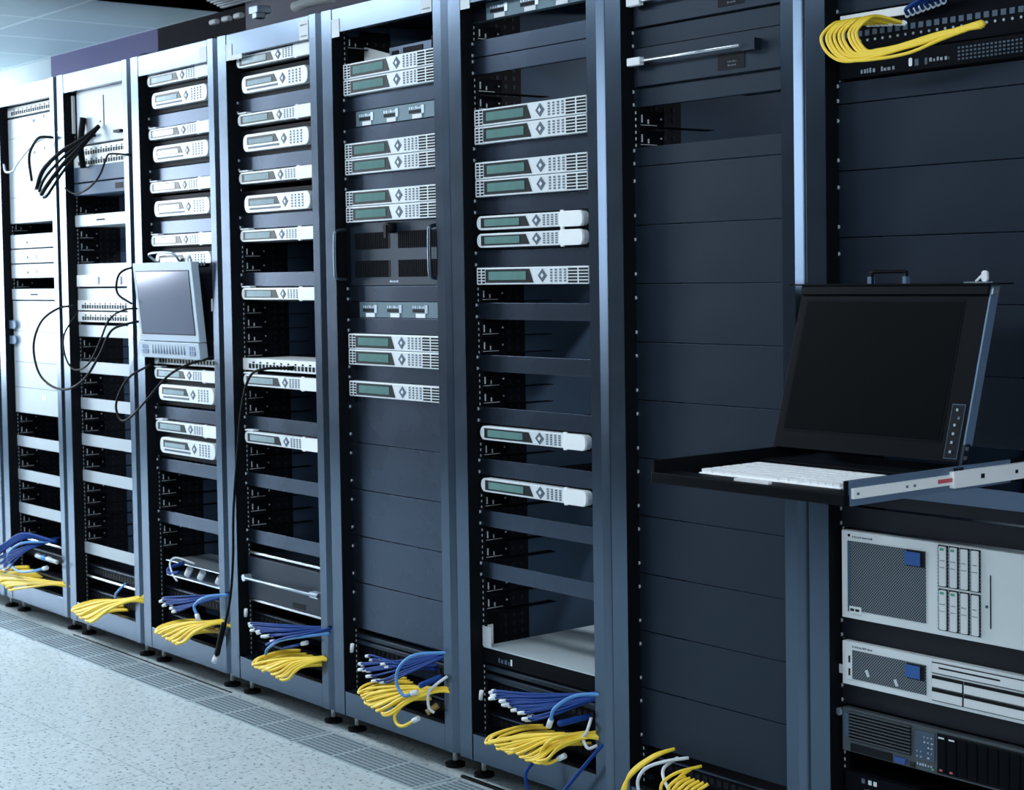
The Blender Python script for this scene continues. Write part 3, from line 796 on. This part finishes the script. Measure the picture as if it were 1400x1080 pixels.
# ---- first
def big1(root, h, y):
    q = MB()
    for z in (.12, .26, .38): q.box(.30, .32, y-.001, y, z, z+.012); q.box(.40, .41, y-.001, y, z+.01, z+.022)
    q.build('dark_marks', M['bluegrey'], root)
    g = MB()
    for z in (.10, .21, .33): g.box(.07, .51, y-.0006, y, z, z+.002)
    g.build('seams', M['bluegrey'], root)
place('ports', port_panel(), 1, 41, 'network switch', 'white port strip')
place('big1', plain('storage_unit', 9.2, 'leftunit', big1, .03), 1, 31.7, 'storage unit', 'tall white storage unit with faint seams')
def mid1(root, h, y):
    MB().box(.30, .306, y-.001, y, h*.3, h*.6).prism(circ(.22, h*.4, .006), y-.002, y, 'y').build('switch_marks', M['dot'], root)
for s in (29.5, 28.2, 26.9): place('mid1', plain('network_box', 1.25, 'leftunit', mid1), 1, s, 'network box', 'white unit with small switch marks', 'white units in '+RN[1])
place('dashpanel', plain('blank_panel', 1, 'leftunit', dash), 1, 25, 'panel', 'white panel with a short black slot')
def big2(root, h, y):
    for z in (h-.11, h-.17): MB().prism(rr(.02, .11, z, z+.032, .015, 5), y-.012, y, 'y').build('blue_latch', M['lidside'], root)
    q = MB()
    for z in (.06, .12, .28): q.box(.32, .36, y-.001, y, z, z+.018)
    q.build('white_labels', M['tag'], root)
    g = MB()
    for z in (.10, .20, .32): g.box(.07, .51, y-.0006, y, z, z+.002)
    g.build('seams', M['bluegrey'], root)
place('big2', plain('storage_unit', 9.9, 'leftunit', big2, .03), 1, 15.05, 'storage unit', 'tall white storage unit with two blue latches')
BW1(1, 12, 9, 6)
GAP(1, 31); GAP(1, 26); GAP(1, 13, 2); GAP(1, 10, 2); GAP(1, 7, 2); GAP(1, 4, 2)

# ---- feet of the racks: black fibre panels that the cables plug into
def lower_panel():
    root = thing('fibre_unit')
    MB().box(PX0, PX1, YF+.012, YF+.10, .004, U-.004).build('body', M['black'], root, bevel=.001)
    MB().box(.062, .508, YF+.008, YF+.012, U-.010, U-.006).build('edge_strip', M['panel'], root)
    q = MB()
    for i in range(18): q.box(.10+i*.022, .114+i*.022, YF+.0105, YF+.012, .012, .026)
    q.build('ports', M['slot'], root)
    return root
for r in range(1, 8):
    for s in ((2.2, .15) if r != 7 else (.6,)):
        place('lowpanel', lower_panel, r, s, 'patch panel', 'black fibre panel with cables plugged in', 'fibre panels at the feet of the racks')
def slim_bar():
    root = thing('cable_bar'); MB().box(.062, .515, YF-.004, YF+.02, 0, .014).build('bar', M['panel_dark'], root, bevel=.003); return root
for r in (5, 6):
    for s in (3.35, 2.95) if r == 5 else (3.6, 3.1):
        place('cablebar', slim_bar, r, s, 'bar', 'dark rounded crossbar above the blue cables')
# small white clip tags on left posts
for r, z in ((6, .233), (5, .257), (4, .27)):
    o = MB().tube([(-.004, 0, -.012), (.004, -.003, .012)], .0055, 8).build('clip_tag', M['tag'], smooth=True); o.location = (RX(r)+.075, .012, z)
    tag(o, 'tiny white clip beside the blue cables at the left of '+RN[r], 'clip')

# ---- white tray in the sixth rack
M['trayw'] = mat('pale_tray_paint', (.60, .70, .74), .45, .1)
tr = thing('sliding_tray', (RX(6), 0, Z(5))); tag(tr, 'pale grey sliding tray near the foot of the sixth full rack', 'tray')
MB().box(.056, .515, YF-.004, .52, -.003, 0).build('tray_floor', M['trayw'], tr)
MB().prism([(YF-.004, 0), (YF+.03, 0), (YF+.03, .052), (YF-.004, .052)], .052, .054, 'x').box(.054, .086, YF-.004, YF-.002, 0, .052).build('side_flange', M['silver'], tr)
MB().box(PX0, PX1, YF-.002, YF+.002, -U+.002, -.004).build('front_panel', M['black'], tr)
text_marks(MB(), .115, .160, -.034, .014, YF-.002, 21, .25).build('printed_marks', M['bluegrey'], tr)
MB().box(.165, .171, YF-.003, YF-.002, -.034, -.018).build('white_mark', M['tag'], tr)
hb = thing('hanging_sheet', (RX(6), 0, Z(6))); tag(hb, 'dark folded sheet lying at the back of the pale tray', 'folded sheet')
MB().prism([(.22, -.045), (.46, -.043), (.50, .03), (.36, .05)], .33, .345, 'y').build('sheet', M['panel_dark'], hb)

# ------------------------------------------------------------------ grey screen in the third rack
mo = thing('rack_monitor', (RX(3), 0, 1.055)); tag(mo, 'small grey monitor with button strip standing out of the third full rack', 'monitor')
mp = MB().box(PX0, PX1+.03, YF-.02, YF+.012, .0, 7*U).build('mounting_plate', M['black'], mo, bevel=.001)
MB().box(.486, .494, YF-.022, YF-.02, .155, .195).build('white_strip', M['tag'], mp)
MB().prism(circ(.525, .045, .022, 20), YF-.03, YF-.02, 'y').prism(circ(.51, .13, .03, 20), YF-.024, YF-.02, 'y').build('knobs', M['drawer'], mp)
yl = lambda z: -.014-.03*z/.315
def slab(x0, x1, z0, z1, d0, d1, name, m, par, bev=.0):
    v = MB(); n = [(x0, yl(z0)-d0, z0), (x1, yl(z0)-d0, z0), (x1, yl(z1)-d0, z1), (x0, yl(z1)-d0, z1), (x0, yl(z0)+d1, z0), (x1, yl(z0)+d1, z0), (x1, yl(z1)+d1, z1), (x0, yl(z1)+d1, z1)]
    v.v = n; v.f = [(0,1,2,3), (5,4,7,6), (1,5,6,2), (4,0,3,7), (3,2,6,7), (4,5,1,0)]
    return v.build(name, m, par, bevel=bev)
M['greyhousing'] = mat('grey_housing', (.42, .52, .62), .4)
slab(.062, .472, .056, .315, 0, .026, 'screen_housing', M['greyhousing'], mo, .002)
slab(.080, .452, .078, .288, .0012, 0, 'screen_rim', M['slot'], mo)
slab(.083, .449, .081, .285, .0018, 0, 'screen', M['screenpale'], mo)
slab(.062, .472, .0, .054, .004, .026, 'button_strip', M['greyhousing'], mo, .002)
q = MB()
for i in range(12):
    x = .150+i*.020; q.box(x, x+.004, yl(.03)-.0055, yl(.03)-.0035, .014, .044)
q.build('vent_slots', M['side'], mo)
q = MB()
for a in (.078, .405):
    for i in range(3):
        for j in range(2): q.box(a+i*.014, a+i*.014+.011, yl(.03)-.006, yl(.03)-.0035, .014+j*.016, .027+j*.016)
q.build('buttons', M['lidside'], mo)
hd = MB().tube(spline([(.12, .02, .315), (.12, -.01, .345), (.28, -.01, .345), (.28, .02, .315)], 5), .004, 8).build('pull_handle', M['zinc'], mo, smooth=True)

# ------------------------------------------------------------------ open console in the eighth rack
kx0, kx1, kz0, kz1 = .062, .520, Z(18)-.001, Z(18.9)
kv = thing('console_drawer', (RX(8), 0, kz0)); tag(kv, 'pulled-out black console with raised screen and white keyboard, rightmost rack', 'console')
H = kz1-kz0; F = -.50
MB().box(kx0, kx1-.006, F, -.02, 0, .004).box(kx0, kx1-.004, F, F+.008, 0, .018).box(kx0, kx0+.006, F, .02, 0, H).box(kx1-.012, kx1-.006, F, .02, 0, H).box(kx0, kx1-.006, F+.008, F+.055, .012, .018).build('tray', M['drawer'], kv, bevel=.001)
MB().box(kx0, kx1-.006, F-.004, F, .001, .020).build('front_lip', M['drawer'], kv, bevel=.002)
sd = MB().box(kx1-.006, kx1-.002, F+.006, -.06, 0, H).build('side_wall', M['lidside'], kv)
MB().box(kx1-.002, kx1+.004, F+.008, -.19, .012, .029).build('inner_slide', M['slide'], sd)
MB().box(kx1-.002, kx1+.008, -.235, .03, .006, .034).build('outer_slide', M['slide'], sd)
q = MB()
for y, s_ in ((-.16, .005), (-.06, .004), (-.03, .004)): q.box(kx1+.008, kx1+.0085, y, y+s_*2, .017, .017+s_*1.6)
for y in (-.225, -.21): q.box(kx1-.001, kx1+.0, y, y+.012, H-.008, H-.002)
q.build('slide_holes', M['slot'], sd)
MB().box(kx1+.004, kx1+.0045, -.275, -.235, .017, .024).build('red_sticker', M['red'], sd)
q = MB(); 
for y in (-.485, -.36, -.34): q.box(kx1+.004, kx1+.0045, y, y+.006, .018, .022)
q.build('rivets', M['dot'], sd)
MB().box(kx0+.008, kx1-.014, -.225, -.06, .004, .022).build('hinge_cover', M['drawer'], kv, bevel=.002)
kb = MB().box(.120, .452, F+.060, F+.225, .004, .019).build('keyboard', M['keys'], kv, bevel=.002)
ky = []
for row in range(6):
    y = F+.065+row*.0262
    if row == 0: xs = [(.090+.05*0, .03), (.124, .03), (.158, .024), (.186, .130), (.32, .024), (.348, .024)]+[(.388+.02*i, .017) for i in range(5)]
    else:
        off = (6-row)*.004 if row < 4 else 0
        xs = [(.090+i*.0215, .0185) for i in range(13)]+[(.373, .020)]+[(.398+i*.0215, .0185) for i in range(4)]
    for x, wd in xs: ky.append((.124+(x-.090)*.815, y, wd*.815))
ky.sort(key=lambda k: k[1])
for i, (x, y, wd) in enumerate(ky):
    MB().prism([(x, y), (x+wd, y), (x+wd, y+.019), (x, y+.019)], .019, .0250, 'z').build('key', M['keys'], kb)
tp = MB().box(.250, .330, F+.017, F+.026, .0175, .0225).build('touchpad_buttons', M['keys'], kv)
# lid
ly = lambda z: -.185+.09*(z-H)/.30
def lid(x0, x1, z0, z1, d0, d1, name, m, par, bev=.0):
    v = MB(); v.v = [(x0, ly(z0)-d0, z0), (x1, ly(z0)-d0, z0), (x1, ly(z1)-d0, z1), (x0, ly(z1)-d0, z1), (x0, ly(z0)+d1, z0), (x1, ly(z0)+d1, z0), (x1, ly(z1)+d1, z1), (x0, ly(z1)+d1, z1)]
    v.f = [(0,1,2,3), (5,4,7,6), (1,5,6,2), (4,0,3,7), (3,2,6,7), (4,5,1,0)]
    return v.build(name, m, par, bevel=bev)
ZT = 1.285-kz0
ld_ = lid(kx0+.006, kx1-.018, H+.002, ZT-.004, 0, .022, 'lid', M['drawer'], kv, .001)
lid(kx0+.022, kx1-.065, H+.034, ZT-.030, .0008, 0, 'screen_rim', M['black'], ld_)
lid(kx0+.026, kx1-.069, H+.038, ZT-.034, .0014, 0, 'screen', M['screen'], ld_)
lid(kx0+.006, kx1-.018, ZT-.020, ZT-.002, .006, 0, 'lid_rim', M['drawer'], ld_, .001)
lid(kx1-.018, kx1-.0145, H+.030, ZT-.004, .0, .022, 'lid_side', M['lidside'], ld_)
lid(kx1-.0145, kx1-.012, ZT-.020, ZT-.006, .0, .018, 'corner_plate', M['zinc'], ld_)
hg = lid(kx1-.018, kx1-.012, H-.006, H+.034, .002, .014, 'hinge_arm', M['panel_dark'], ld_)
for z in (H+.008, H+.024): lid(kx1-.012, kx1-.0105, z, z+.006, -.002, .008, 'hinge_screw', M['steel'], hg)
bp = lid(kx1-.054, kx1-.026, H+.008, H+.102, .0010, 0, 'button_panel_rim', M['side'], ld_)
lid(kx1-.0525, kx1-.0275, H+.0095, H+.1005, .0016, 0, 'button_panel', M['slot'], bp)
for z, dx in ((.092, 0), (.078, .006), (.066, 0), (.051, 0), (.036, 0), (.020, 0)):
    lid(kx1-.043+dx, kx1-.0385+dx, H+z-.002, H+z+.0025, .0034, 0, 'control_button', M['zinc'] if dx == 0 else M['dot'], bp)
ty = ly(ZT)
fp = MB().box(kx0-.022, kx1+.004, ty-.010, ty+.034, ZT-.003, ZT).build('front_plate', M['drawer'], kv)
hh_ = MB().tube(spline([(.228, ty+.01, ZT), (.228, ty+.01, ZT+.018), (.234, ty+.01, ZT+.022), (.302, ty+.01, ZT+.022), (.308, ty+.01, ZT+.018), (.308, ty+.01, ZT)], 4), .0035, 8).build('pull_handle', M['drawer'], fp, smooth=True)
for x in (.226, .308): MB().box(x-.004, x+.004, ty+.004, ty+.016, ZT, ZT+.013).build('handle_foot', M['lidside'], hh_)
lk = MB().box(.440, .490, ty+.004, ty+.02, ZT, ZT+.0025).build('latch', M['zinc'], fp)
MB().prism(rr(.474, .487, ZT+.002, ZT+.022, .006, 5), ty+.008, ty+.014, 'y').build('latch_key', M['tag'], lk, bevel=.001)
MB().tube([(.462, ty+.01, ZT+.003), (.474, ty+.01, ZT+.013)], .0022, 8).build('latch_wire', M['tag'], lk, smooth=True)
sh = MB().box(.054, .060, -.02, .5, .0, H).box(.526, .530, .0, .5, .0, H).build('rack_slide', M['drawer'], kv)

# ------------------------------------------------------------------ cables
def cable(P, r, m, lab, group=None, name='patch_cable', plug=None, sub=7, seg=8, plugm='plug'):
    o = MB().tube(spline(P, sub), r, seg).build(name, M[m], smooth=True)
    tag(o, lab, 'cable', group)
    if plug is not None:
        a, b_ = Vector(P[plug]), Vector(P[1 if plug == 0 else -2]); d = (a-b_).normalized()
        MB().tube([a-d*.004, a+d*.018], r*1.55, 8).build('plug', M[plugm], o, smooth=True)
    return o
def yellow_fan(r, tips, n, gather, seed, out=-.06, zsag=0., rad=.0038):
    rn = random.Random(seed)
    (xa, za), (xb, zb) = tips
    for i in range(n):
        t = i/(n-1); x = xa+(xb-xa)*t+(rn.uniform(-.008, .008) if 0 < i < n-1 else 0); z = za+(zb-za)*t+rn.uniform(-.006, .006)
        lay = rn.uniform(0, 1)
        X0 = RX(r); gx, gz = gather
        g = (X0+gx, .03+rn.uniform(-.012, .012), gz+rn.uniform(-.012, .012)-.02*t)
        P = [(X0+x+.075, YF+.008, z+.035), (X0+x+.035, YF-.035, z+.032), (X0+x+.004, out+.012, z+.016), (X0+x+.006, out-.006, z), (X0+x+.045, out-.004, z+.006+.012*lay),
             (X0+x+(gx-x)*.45, out+.012, z+(gz-z)*.48+.012*lay), (X0+x+(gx-x)*.80, out+.045, z+(gz-z)*.85), g]
        cable(P, rad, 'yellow', 'yellow patch cable in the fanned bundle at the foot of '+RN[r] if 0 < i < n-1 else 'yellow cable looping out farthest %s at the foot of ' % ('right' if i else 'left')+RN[r], 'yellow cables at the foot of '+RN[r])
def blue_fan(r, tips, n, gather, seed, out=-.03):
    rn = random.Random(seed); (xa, za), (xb, zb) = tips
    for i in range(n):
        t = i/(n-1); x = xa+(xb-xa)*t+rn.uniform(-.01, .01); z = za+(zb-za)*t+rn.uniform(-.007, .007)
        X0 = RX(r); gx, gz = gather
        P = [(X0+x-.012, out+rn.uniform(-.01, .01), z-.002), (X0+x+.02, out-.004, z+.006), (X0+x+(gx-x)*.4, out, z+(gz-z)*.35+.006*rn.random()),
             (X0+x+(gx-x)*.75, out+.03, z+(gz-z)*.75), (X0+gx, .04+rn.uniform(-.01, .01), gz+rn.uniform(-.010, .010))]
        cable(P, .0031, 'blue', 'blue patch cable in the bundle near the foot of '+RN[r], 'blue cables at the foot of '+RN[r], plug=0)
yellow_fan(6, ((.185, .150), (.385, .140)), 16, (.555, .232), 1)
yellow_fan(5, ((.215, .162), (.330, .128)), 14, (.575, .235), 2)
yellow_fan(4, ((.240, .150), (.400, .135)), 14, (.575, .215), 3, rad=.0045)
yellow_fan(3, ((.205, .150), (.360, .132)), 12, (.585, .235), 4, rad=.0048)
yellow_fan(2, ((.150, .120), (.300, .108)), 12, (.60, .225), 5, rad=.005)
yellow_fan(1, ((.03, .150), (.18, .122)), 12, (.59, .190), 6, rad=.005)
blue_fan(6, ((.185, .268), (.345, .230)), 24, (.57, .325), 11)
blue_fan(5, ((.190, .235), (.300, .205)), 9, (.565, .325), 12)
blue_fan(5, ((.230, .262), (.330, .255)), 6, (.45, .262), 13)
blue_fan(4, ((.190, .255), (.320, .232)), 14, (.58, .300), 14)
blue_fan(3, ((.190, .255), (.310, .232)), 13, (.58, .315), 15)
blue_fan(1, ((.10, .235), (.20, .205)), 7, (.40, .33), 16, -.08)
def at(r, pts, y): return [(RX(r)+p[0], (p[2] if len(p) > 2 else y), p[1]) for p in pts]
# sixth rack singles
cable(at(6, [(.561,.322,.02),(.50,.318,-.03),(.455,.285,-.06),(.437,.250,-.06)], 0), .0045, 'bluelight', 'light blue curved cable with white plug in the sixth full rack', plug=-1)
cable(at(6, [(.49,.258,.02),(.470,.250,-.05),(.462,.249,-.05)], 0), .008, 'blue', 'short blue boot beside the white plug in the sixth full rack', name='cable_boot')
cable(at(6, [(.361,.135,-.05),(.341,.105,-.06),(.342,.075,-.06),(.354,.050,-.055),(.38,.02,-.05)], 0), .0045, 'blue', 'blue cable hanging below the yellow fan of the sixth full rack')
cable(at(6, [(.565,.21,-.01),(.54,.165,-.04),(.495,.112,-.05),(.46,.075,-.05),(.42,.02,-.05)], 0), .0045, 'blue', 'blue cable slanting down past the right end of the sixth rack foot')
cable(at(6, [(.50,.225,.0),(.46,.215,-.05),(.425,.195,-.06),(.395,.160,-.06),(.402,.143,-.06),(.425,.145,-.055),(.450,.160,-.045)], 0), .0045, 'yellow', 'single yellow cable curling back below the sixth rack fan', plug=-1)
cable(at(6, [(.515,.262,.0),(.522,.235,-.02),(.508,.215,-.02),(.525,.195,-.02),(.535,.200,0)], 0), .004, 'whitecable', 'short pale cable beside the yellow fan in the sixth full rack')
# fifth rack singles
cable(at(5, [(.545,.322,.01),(.47,.312,-.05),(.415,.270,-.065),(.405,.225,-.065),(.43,.198,-.06),(.455,.207,-.05)], 0), .0045, 'bluelight', 'light blue looped cable with white plug in the fifth full rack', plug=-1)
cable(at(5, [(.52,.255,.0),(.500,.240,-.04),(.485,.232,-.045)], 0), .008, 'blue', 'short blue boot beside the white plug in the fifth full rack', name='cable_boot')
cable(at(5, [(.40,.160,-.05),(.385,.135,-.06),(.395,.115,-.06),(.425,.115,-.06),(.46,.135,-.05)], 0), .0045, 'yellow', 'single yellow cable curling below the fifth rack fan', plug=-1)
cable(at(5, [(.545,.260,.0),(.525,.24,-.02),(.502,.215,-.03),(.500,.175,-.03),(.51,.160,-.02)], 0), .004, 'whitecable', 'pale cable hanging across the yellow fan in the fifth full rack')
cable(at(5, [(.50,.175,.0),(.49,.158,-.03)], 0), .009, 'copper', 'brown cable boot below the fifth rack yellow fan', name='cable_boot')
# fourth
cable(at(4, [(.575,.285,.0),(.50,.270,-.04),(.38,.24,-.05),(.31,.205,-.05),(.295,.185,-.05)], 0), .0045, 'bluelight', 'light blue cable dipping to the yellow fan in the fourth full rack')
cable(at(4, [(.58,.30,.0),(.50,.275,-.04),(.42,.255,-.05),(.30,.215,-.05)], 0), .0045, 'blue', 'dark blue cable dipping toward the yellow fan in the fourth full rack')
cable(at(4, [(.38,.215,-.04),(.45,.235,-.04),(.475,.243,-.03)], 0), .004, 'blue', 'short blue cable with white plug in the fourth full rack', plug=-1)
# third
cable(at(3, [(.585,.315,.0),(.52,.305,-.04),(.455,.27,-.05),(.47,.24,-.05)], 0), .005, 'bluelight', 'light blue curved cable in the third full rack', plug=-1)
cable(at(3, [(.26,.375,.02),(.235,.36,-.02),(.245,.345,-.03),(.30,.352,-.02)], 0), .006, 'blue', 'blue cable wrapped at the left of the small open metal box')
cable(at(3, [(.33,.38,.02),(.26,.395,-.01),(.235,.375,-.02),(.27,.345,-.03),(.30,.325,-.03)], 0), .003, 'whitecable', 'thin white cable loop left of the small open metal box')
cable(at(3, [(.30,.17,.0),(.42,.20,-.03),(.56,.185,0)], 0), .006, 'copper', 'brownish cable under the yellow fan in the third full rack')
# second
cable(at(2, [(.46,.255,.0),(.45,.225,-.03),(.435,.205,-.03)], 0), .004, 'bluelight', 'short light blue cable above the yellow fan of the second full rack')
# first
for k in range(5):
    cable(at(1, [(.40+.02*k,.335,.0),(.30,.335+.004*k,-.05),(.19,.285+.005*k,-.08),(.10,.235+.007*k,-.10),(-.05,.19+.008*k,-.10)], 0), .006, 'blue', 'thick blue cable sweeping left out of the leftmost full rack', 'blue cables sweeping out of '+RN[1])
cable(at(1, [(.43,.33,.0),(.30,.315,-.06),(.22,.27,-.08),(.23,.235,-.08),(.31,.212,-.08),(.42,.225,-.07),(.48,.24,-.05)], 0), .005, 'bluelight', 'light blue loop with white plug in the leftmost full rack', plug=-1)
for k, x in enumerate((.37, .42, .47)):
    cable(at(1, [(x-.03,.268,-.01),(x,.272,-.03),(x+.04,.262,-.01)], 0), .008, 'bluelight' if k % 2 else 'plug', 'short pale connector among the blue cables of the leftmost full rack', 'pale connectors in '+RN[1], name='cable_connector')
cable(at(1, [(.083,1.772,0),(.175,1.738,-.03),(.246,1.740,-.03),(.297,1.767,-.03),(.44,1.832,-.02),(.6,1.868,.02)], 0), .004, 'whitecable', 'white cable rising across the white unit in the leftmost full rack')
cable(at(1, [(.30,1.70,.02),(.40,1.78,-.03),(.47,1.825,-.04),(.53,1.845,-.04),(.575,1.842,-.01)], 0), .0055, 'blackcable', 'black cable arcing over the white unit in the leftmost full rack')
# bundle from rack two hanging before rack one
for k in range(4):
    cable(at(1, [(.90,1.86,.02),(.84,1.815-.01*k,-.02),(.74,1.78-.025*k,-.05),(.62+.012*k,1.72-.03*k,-.07),(.555+.02*k,1.655-.012*k,-.07)], 0), .0055 if k % 2 else .008, 'blackcable', 'black cable of the bundle drooping left between the first two full racks', 'black cables drooping between the first two full racks', seg=8)
cable(at(2, [(.16,1.72,.02),(.165,1.80,.01),(.17,1.90,.02)], 0), .012, 'blackcable', 'thick black cable standing inside the second full rack')
cable(at(2, [(.555,1.742,.0),(.49,1.748,-.03),(.455,1.735,-.03),(.40,1.68,-.03),(.31,1.640,-.03),(.20,1.625,-.03),(.09,1.65,-.02)], 0), .0035, 'blackcable', 'thin black cable arcing down from the upper ports, second full rack', plug=0, plugm='blackcable')
cable(at(2, [(.66,1.215,.01),(.60,1.215,-.04),(.51,1.18,-.06),(.42,1.09,-.06),(.33,1.02,-.06),(.22,.998,-.06),(.145,1.04,-.06),(.115,1.12,-.05),(.17,1.20,-.02)], 0), .0035, 'blackcable', 'thin black cable looping from upper middle port, second full rack', plug=0, plugm='blackcable')
cable(at(2, [(.655,1.178,.01),(.60,1.165,-.04),(.52,1.14,-.06),(.45,1.06,-.07),(.33,.965,-.08),(.15,.925,-.08),(-.03,.965,-.08),(-.09,1.07,-.08),(-.04,1.165,-.07),(.07,1.215,-.05),(.15,1.225,-.02)], 0), .0045, 'blackcable', 'wide black cable loop hanging before the first two full racks', plug=0, plugm='blackcable')
cable(at(2, [(.665,1.365,.0),(.60,1.345,-.05),(.573,1.305,-.06),(.585,1.265,-.06),(.66,1.235,-.05)], 0), .004, 'blackcable', 'short black cable bulging at the left of the grey monitor')
cable(at(3, [(.48,1.06,.01),(.44,1.04,-.05),(.36,1.00,-.08),(.25,.92,-.10),(.13,.858,-.10),(.06,.848,-.10),(.03,.90,-.10),(.10,.985,-.09),(.21,1.035,-.06)], 0), .004, 'blackcable', 'black cable looping out below the grey monitor', plug=0, plugm='blackcable')
bc = cable(at(4, [(.36,1.045,.01),(.31,1.043,-.04),(.24,1.02,-.05),(.17,.93,-.04),(.135,.78,-.04),(.12,.60,-.05),(.11,.45,-.05),(.085,.32,-.05),(.03,.20,-.05),(-.02,.115,-.05)], 0), .004, 'blackcable', 'long black cable hanging down the left side of the fourth full rack', plug=0, plugm='blackcable')
MB().tube([(RX(4)+.045,-.05,.24),(RX(4)-.005,-.05,.135)], .009, 10).build('sleeve', M['blackcable'], bc, smooth=True)
MB().tube([(RX(4)-.010,-.05,.128),(RX(4)-.024,-.05,.108)], .009, 10).build('white_end', M['tag'], bc, smooth=True)
# seventh rack foot
for k in range(3):
    cable(at(7, [(.165,.235,.03),(.147-.004*k,.222,-.01),(.105-.004*k,.182,-.04),(.078+.004*k,.14,-.05),(.072+.006*k,.09,-.05)], 0), .0042, 'yellow', 'yellow cable curving down at the left foot of the dark-panelled rack', 'yellow cables at the left foot of '+RN[7])
cable(at(7, [(.22,.228,.02),(.185,.220,-.02),(.145,.200,-.04),(.128,.170,-.05),(.135,.135,-.05),(.15,.10,-.05)], 0), .004, 'whitecable', 'white cable arching down at the foot of the dark-panelled rack')
cable(at(7, [(.185,.221,.02),(.190,.205,-.03),(.225,.175,-.05),(.28,.13,-.05)], 0), .004, 'whitecable', 'white cable slanting right at the foot of the dark-panelled rack')
cable(at(7, [(.26,.218,.02),(.235,.208,-.03),(.208,.182,-.05),(.205,.15,-.05),(.22,.12,-.05)], 0), .004, 'yellow', 'yellow cable arching left beside the white ones, dark-panelled rack foot')
cable(at(7, [(.25,.215,.0),(.245,.195,-.04),(.265,.165,-.05),(.30,.14,-.05)], 0), .004, 'yellow', 'yellow cable bending right beside the white ones, dark-panelled rack foot')
for k in range(6):
    cable(at(7, [(.25+.014*k,.200,-.02),(.245+.012*k,.196-.003*k,-.045),(.240+.012*k,.172-.003*k,-.06),(.30,.13,-.05)], 0), .004, 'yellow', 'yellow cable in the low clump at the bottom edge, dark-panelled rack', 'low clump of yellow cables in '+RN[7])
# eighth rack top
rn = random.Random(3)
starts = [.118, .130, .139, .152, .161, .170, .186, .194, .203]
for i, x in enumerate(starts):
    t = i/(len(starts)-1)
    lx = x-.034+rn.uniform(-.002, .002); bz = 1.712+.012*t+rn.uniform(-.003, .003)
    P = [(x+.012, 1.793-.001*i, YF-.005), (x-.01, 1.797, -.012), (lx+.018, 1.790, -.04), (lx, 1.765, -.052), (lx+.022, 1.730, -.052), (lx+.075-.02*t, bz, -.052),
         (.285+rn.uniform(-.01,.01), 1.722+.008*t+rn.uniform(-.004,.004), -.052), (.37, 1.738+.004*rn.uniform(-1,1), -.052), (.458+rn.uniform(-.004,.004), 1.746+rn.uniform(-.005,.007), -.052)]
    if i == 1: P[6] = (.285, 1.712, -.052); P[7] = (.37, 1.730, -.052)
    cable(at(8, P, 0), .0034, 'yellow', {0: 'yellow cable looping farthest left at the top of the rightmost rack', 1: 'yellow cable sagging lowest in the bunch at the top of rightmost rack'}.get(i, 'yellow patch cable looping in the bunch at the top of the rightmost rack'), 'yellow cables at the top of the rightmost rack', plug=0)
for k in range(8):
    cable(at(8, [(.225+.012*k, 1.800+.002*k, YF-.006), (.25+.012*k, 1.806+.002*k, .0), (.31+.01*k, 1.822+.003*k, -.015), (.42+.01*k, 1.86+.004*k, -.02), (.56, 1.93+.004*k, 0)], 0), .0036, 'blue', 'blue patch cable sweeping right at the top edge, rightmost rack', 'blue cables at the top of the rightmost rack', plug=0)

finish_labels()
